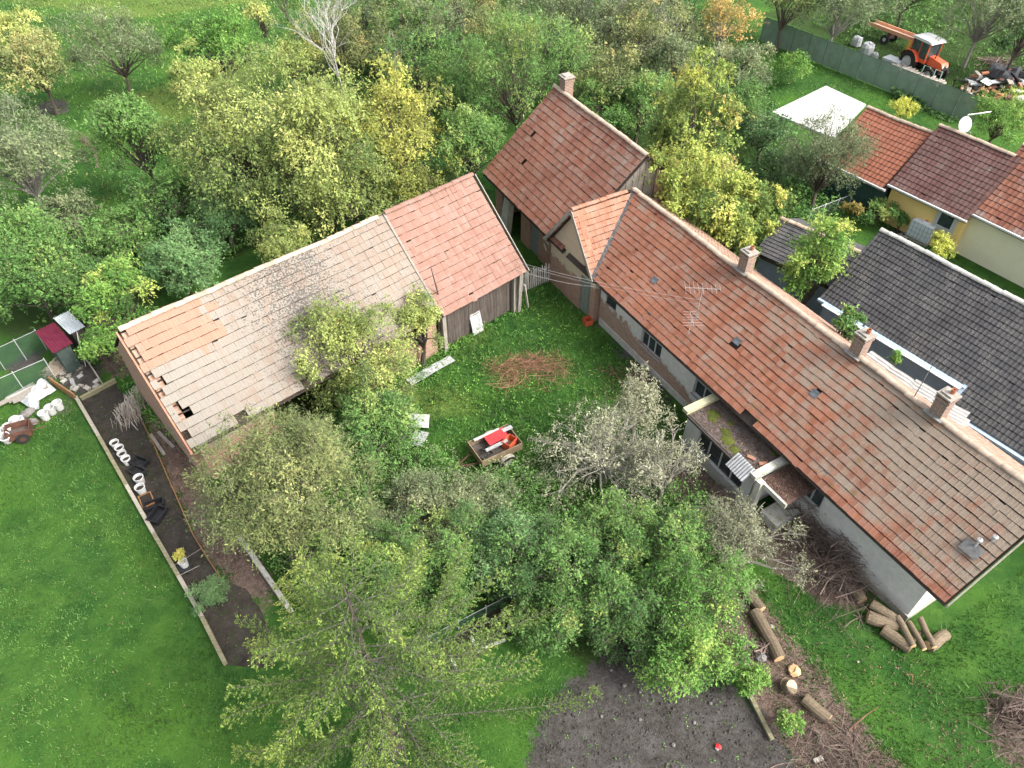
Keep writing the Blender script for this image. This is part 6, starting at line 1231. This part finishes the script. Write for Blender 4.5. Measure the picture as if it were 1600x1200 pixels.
MB().box((1.585,0,.98),(.02,.5,.34)).build('grille', M_black, trac); MB().b2((-1.2,-.22,.5),(1.4,.22,.82)).build('chassis', M_black, trac); MB().b2((.95,-.55,.38),(1.15,.55,.5)).build('front_axle', M_black, trac)
for s_ in (-1,1): MB().lathe([(.001,.01),(.09,.0),(.1,-.03)],12).build('headlight', M_rim, trac, loc=(1.6,s_*.2,1.08)).rotation_euler = (0,R_(90),0)
for s_ in (-1,1):
    m = MB(); vs = []
    for k in range(8):
        t = R_(15)+R_(150)*k/7
        for y in (s_*.50,s_*.92): vs.append((-.95+.80*math.cos(t), y, .72+.80*math.sin(t)))
    m.add(vs,[(2*k,2*k+1,2*k+3,2*k+2) for k in range(7)]); m.build('fender', M_orange, trac)
cab = MB()
cx0,cx1,cy,cz0,cz1 = -1.25,.25,.58,1.15,2.25
for (x,y) in ((cx0,-cy),(cx0,cy),(cx1,-cy),(cx1,cy),(-.45,-cy),(-.45,cy)): cab.b2((x-.03,y-.03,cz0-.25),(x+.03,y+.03,cz1))
cab.b2((cx0,-cy,.9),(cx1,cy,1.15)); cab.build('cab_frame', M_orange, trac)
gl = glassmat('tractor_glass',(.03,.04,.04))
for s_ in (-1,1): MB().b2((cx0+.04,s_*cy-.008,1.16),(-.49,s_*cy+.008,cz1-.01)).build('cab_window', gl, trac); MB().b2((-.41,s_*cy-.008,1.16),(cx1-.04,s_*cy+.008,cz1-.01)).build('cab_window', gl, trac)
for x in (cx0,cx1): MB().b2((x-.008,-cy+.04,1.16),(x+.008,cy-.04,cz1-.01)).build('cab_window', gl, trac)
m = MB(); m.prism([(-1.42,2.252),(.42,2.252),(.38,2.36),(.1,2.42),(-1.1,2.42),(-1.38,2.36)],'y',-.68,.68); m.build('cab_roof', M_bucket, trac)
MB().tube([(.7,-.18,1.35),(.7,-.18,2.3)],.035,8).build('exhaust', M_black, trac); MB().b2((-1.5,-.75,.9),(-1.3,-.7,2.0)).build('hydraulic_frame', weathered('yellow_orange_paint',(.5,.2,.03),(.6,.26,.05),4), trac)
fl = empty('flat_trailer', at(1398,52,.8)[:], math.atan2((at(1432,62,.8)-at(1368,38,.8)).y,(at(1432,62,.8)-at(1368,38,.8)).x), 'narrow orange hay elevator parked behind the tractor', 'trailer'); fl.location.z = 0
for s_ in (-1,1): MB().b2((-2.2,s_*.4-.04,.85),(2.2,s_*.4+.04,1.1)).build('side_rail', weathered('faded_orange',(.45,.2,.11),(.55,.3,.18),3), fl)
MB().b2((-2.2,-.36,.84),(2.2,.36,.9)).build('bed', weathered('faded_pink_bed',(.5,.36,.28),(.6,.46,.38),3), fl)
for s_ in (-1,1): w = MB().tube([(0,-.08,0),(0,.08,0)],.35,14).build('wheel', M_black, fl, loc=(-.3,s_*.55,.35)); MB().tube([(0,-.09,0),(0,.09,0)],.14,10).build('rim', M_rim, w)
MB().b2((-.34,-.48,.31),(-.26,.48,.39)).build('axle', M_rust, fl); MB().b2((-.34,-.36,.39),(-.26,.36,.84)).build('axle_support', M_rust, fl)
for k,(px,py,s_,lb) in enumerate(((1352,86,.85,'white wrapped big bag beside the leaning tree trunk'),(1337,72,.7,'second white big bag half behind the tree trunk'),(1365,92,.45,'small crumpled white sack at the fence end'))):
    rg = np.random.default_rng(70+k); m = MB(); m.lathe([(.35,0),(.52,.1),(.5,.7),(.42,.95),(.2,1.0),(.01,.97)],11); m.v = [tuple(np.array(v)*s_*rg.uniform(.9,1.12,3)*np.array([1.1,1.1,1])) for v in m.v]; q = at(px,py); m.build('big_bag', M_tarp, loc=(q.x,q.y,.01), label=lb, cat='bag', rz=k)
gp = empty('wrapped_pallet', at(1392,105), math.atan2(d.y,d.x), 'pallet stack wrapped in white film behind the screen fence', 'pallet')
for k in range(3): MB().box((0,0,.1+.22*k),(1.3,.9,.16)).build('layer', M_tarp, gp)
rgw = random.Random(5); st = at(1392,110); en_ = at(1465,138); dd_ = en_-st; nw = 48
for k in range(nw):
    row = k % 3; t = (k//3)/(nw/3-1); p = st+dd_*t; ang = math.atan2(dd_.y,dd_.x)+R_(78)+rgw.uniform(-.35,.35); L_ = rgw.uniform(.7,1.05); r_ = rgw.uniform(.07,.11)
    p0 = Vector((p.x,p.y,.1+row*.17)); dv = Vector((math.cos(ang),math.sin(ang),rgw.uniform(-.05,.12)))*L_/2
    MB().tube([-dv,dv],r_,6).build('firewood_log', M_greywood if k%2 else M_cap, loc=(p0.x+rgw.uniform(-.1,.1),p0.y,p0.z), label='pale split log in the long firewood row behind screen fence', cat='log', group='firewood row')
rk = empty('steel_rack', at(1436,124), math.atan2(dd_.y,dd_.x), 'pale green tubular rack in front of the tractor wheels', 'rack')
for x in (0,.9):
    MB().tube([(x,0,0),(x,0,1.0),(x+.5,0,1.0),(x+.5,0,0)],.025,6).build('hoop', weathered('mint_paint',(.3,.5,.42),(.4,.58,.5),4), rk)
MB().tube([(.45,.02,.4),(.95,.02,.4)],.02,5).build('crossbar', M_gpaint, rk)
# junk heap
jr = random.Random(9); jm = [M_rust, M_white, M_brown, M_clay, M_greywood, M_tarp, M_crate, M_crate]
for k in range(46):
    q = at(jr.uniform(1505,1600), jr.uniform(125,165)); m = MB(); L_ = jr.uniform(.3,1.1); m.box((0,0,0),(L_,jr.uniform(.15,.5),jr.uniform(.05,.25)),Matrix.Rotation(jr.uniform(-.5,.5),3,'X') @ Matrix.Rotation(jr.uniform(-.3,.3),3,'Y'))
    m.build('scrap_piece', jm[k%8], loc=(q.x,q.y,jr.uniform(.15,.75)), rz=jr.uniform(0,6), label='odd piece of scrap in the mixed junk heap under the black tarpaulin', cat='scrap', group='junk heap')
o_ = drape('tarpaulin','black tarpaulin spread over the mixed junk heap','tarpaulin',[(1535,130),(1548,108),(1592,122),(1580,148)],.5,M_crate,4,.55)
flt = flat_sheet('sheet_panel','white sheet propped on the mixed junk heap',[(1522,148),(1540,128),(1552,134),(1536,152)],.6,M_white,4,7,(.3,.2))
for k in range(60):
    q = at(jr.uniform(1495,1545), jr.uniform(140,168)); MB().box((0,0,.06),(.3,.12,.1),Matrix.Rotation(jr.uniform(-.6,.6),3,'X')).build('split_firewood', M_logend if k%2 else M_brown, loc=(q.x,q.y,jr.uniform(.0,.35)), rz=jr.uniform(0,6), label='orange-brown split firewood piece in the pile beside the junk heap', cat='firewood', group='split firewood pile')
for (x,y,lb) in ((1478,130,'dark metal frame leaning at the leaning tree foot'),):
    o = empty('metal_frame', at(1486,142), R_(-20), lb, 'frame')
    for (p,q) in (((0,0,0),(0,0,.8)),((.8,0,0),(.8,0,.8)),((0,0,.8),(.8,0,.8)),((0,.5,.5),(0,0,.8)),((.8,.5,.5),(.8,0,.8))): MB().tube([p,q],.035,6).build('bar', M_black, o)
# water tank
ib = empty('water_tank', at(1437,373), R_(-53), 'white plastic water tank in a steel cage on a pallet', 'tank')
MB().box((0,0,.62),(1.12,.94,.92)).lathe([(.30,1.08),(.28,1.12),(.11,1.13)],16).build('bottle', weathered('milky_plastic',(.62,.68,.71),(.7,.75,.77),2,.35,.1), ib)
MB().lathe([(.16,1.13),(.16,1.17),(.001,1.175)],16).build('lid', M_red, ib)
for z in (.25,.5,.75,1.0): MB().tube([(-.58,-.49,z),(.58,-.49,z),(.58,.49,z),(-.58,.49,z),(-.58,-.49,z)],.012,4,False).build('cage_ring', M_steel, ib)
for x in np.linspace(-.58,.58,7):
    for y in (-.5,.5): MB().tube([(x,y,.14),(x,y,1.08)],.012,4).build('cage_bar', M_steel, ib)
for y in np.linspace(-.5,.5,6):
    for x in (-.59,.59): MB().tube([(x,y,.14),(x,y,1.08)],.012,4).build('cage_bar', M_steel, ib)
MB().b2((-.6,-.5,.0),(.6,.5,.13)).build('pallet', M_greywood, ib)
for k in range(4):
    q = at(1405+k*6, 372-k*2); MB().box((0,0,.03),(.45,.45,.06)).build('paving_slab', M_conc, loc=(q.x,q.y,.0), rz=R_(-53), label='square grey paving slab beside the water tank', cat='paving', group='slabs by the water tank')
net_fence('wire_fence','thin wire fence on white posts round the plot behind farmhouse', at(1262,350), at(1345,318), .9, 4, netmat('thin_wire_net',(.25,.3,.3),.12,16), postm=M_wgut)
# soft ragged ledge with rubble behind the farmhouse ridge
lg = empty('rubble_ledge', at(1420,600,3.6)[:], R_(-53.6), 'broken asbestos lean-to roof wedged behind farmhouse chimneys', 'roof'); lg.location.z = 0
for k in range(4): corrugated(1.1,.75,5,.02,nx=3,seed=50+k,warp=.03).build('sheet', weathered('grey_fibre_sheet',(.3,.29,.27),(.45,.44,.41),4,.9,.5), lg, loc=(-1.3+k*.95,.05*(-1)**k,3.55+.02*k)).rotation_euler = (R_(8),R_(3-2*k),R_(4*k-5))
MB().b2((-1.8,-.3,0),(2.2,.3,3.45)).build('support_wall', M_conc, lg)

# leaf litter and twigs gathered on the two flat roofs
def roof_litter(x0, x1, y0, y1, z, n, seed):
    rg = np.random.default_rng(seed); c = np.stack([rg.uniform(x0, x1, n), rg.uniform(y0, y1, n), rg.uniform(z+.008, z+.035, n)], 1); ax = rg.normal(0, 1, (n, 3))*np.array([1, 1, .2]); nr = rg.normal(0, .3, (n, 3))+np.array([0, 0, 1.0])
    L = rg.uniform(.04, .10, n); v, f = leaf_quads(c, ax, nr, L, L*.5); h = np.clip(rg.normal(.35, .2, n), 0, 1); g = rg.uniform(0, 1, n)
    link('leaf_litter', mesh_np('leaf_litter', v, f, np.repeat(np.stack([h, g, g], 1), 4, 0)), LM['litter'], house, kind='stuff')
roof_litter(AX0+.15, AX1-.15, AY-.1, WY-.05, AZ, 1300, 1); roof_litter(AX1+.2, AX1+1.3, AY+.14, WY-.05, AZ-.12, 700, 2)

# clods lying on the bare soil and the dark bed
def clods(name, label, poly, dens, smin, smax, mat, seed):
    rg = np.random.default_rng(seed); p = scatter_pts(poly, dens, rg); n = len(p); s_ = rg.uniform(smin, smax, n)**1.0*rg.uniform(.4, 1, n)
    o8 = np.array([(1, 0, 0), (0, 1, 0), (-1, 0, 0), (0, -1, 0), (0, 0, .8), (0, 0, -.6)]); fa = np.array([(0, 1, 4), (1, 2, 4), (2, 3, 4), (3, 0, 4), (1, 0, 5), (2, 1, 5), (3, 2, 5), (0, 3, 5)])
    v = np.concatenate([p, (s_*.3+.01)[:, None]], 1)[:, None, :]+o8[None]*s_[:, None, None]*rg.uniform(.6, 1.4, (n, 6, 3)); f = fa[None]+(np.arange(n)*6)[:, None, None]
    link(name, mesh_np(name, v.reshape(-1, 3), f.reshape(-1, 3)), mat, kind='stuff', label=label)
M_clod = weathered('soil_clod', (.03, .026, .023), (.095, .086, .078), .8, .95, .4)
clods('soil_clods', 'crumbs and clods on the bare soil', [(850,1110),(915,1050),(960,1005),(1080,1005),(1150,1090),(1215,1165),(1262,1290),(830,1290)], 45, .015, .055, M_clod, 5)
clods('soil_clods', 'crumbs and clods on the dark soil bed', [(135,632),(185,612),(232,690),(302,840),(345,912),(440,985),(445,1035),(356,1030)], 60, .015, .045, M_clod, 6)
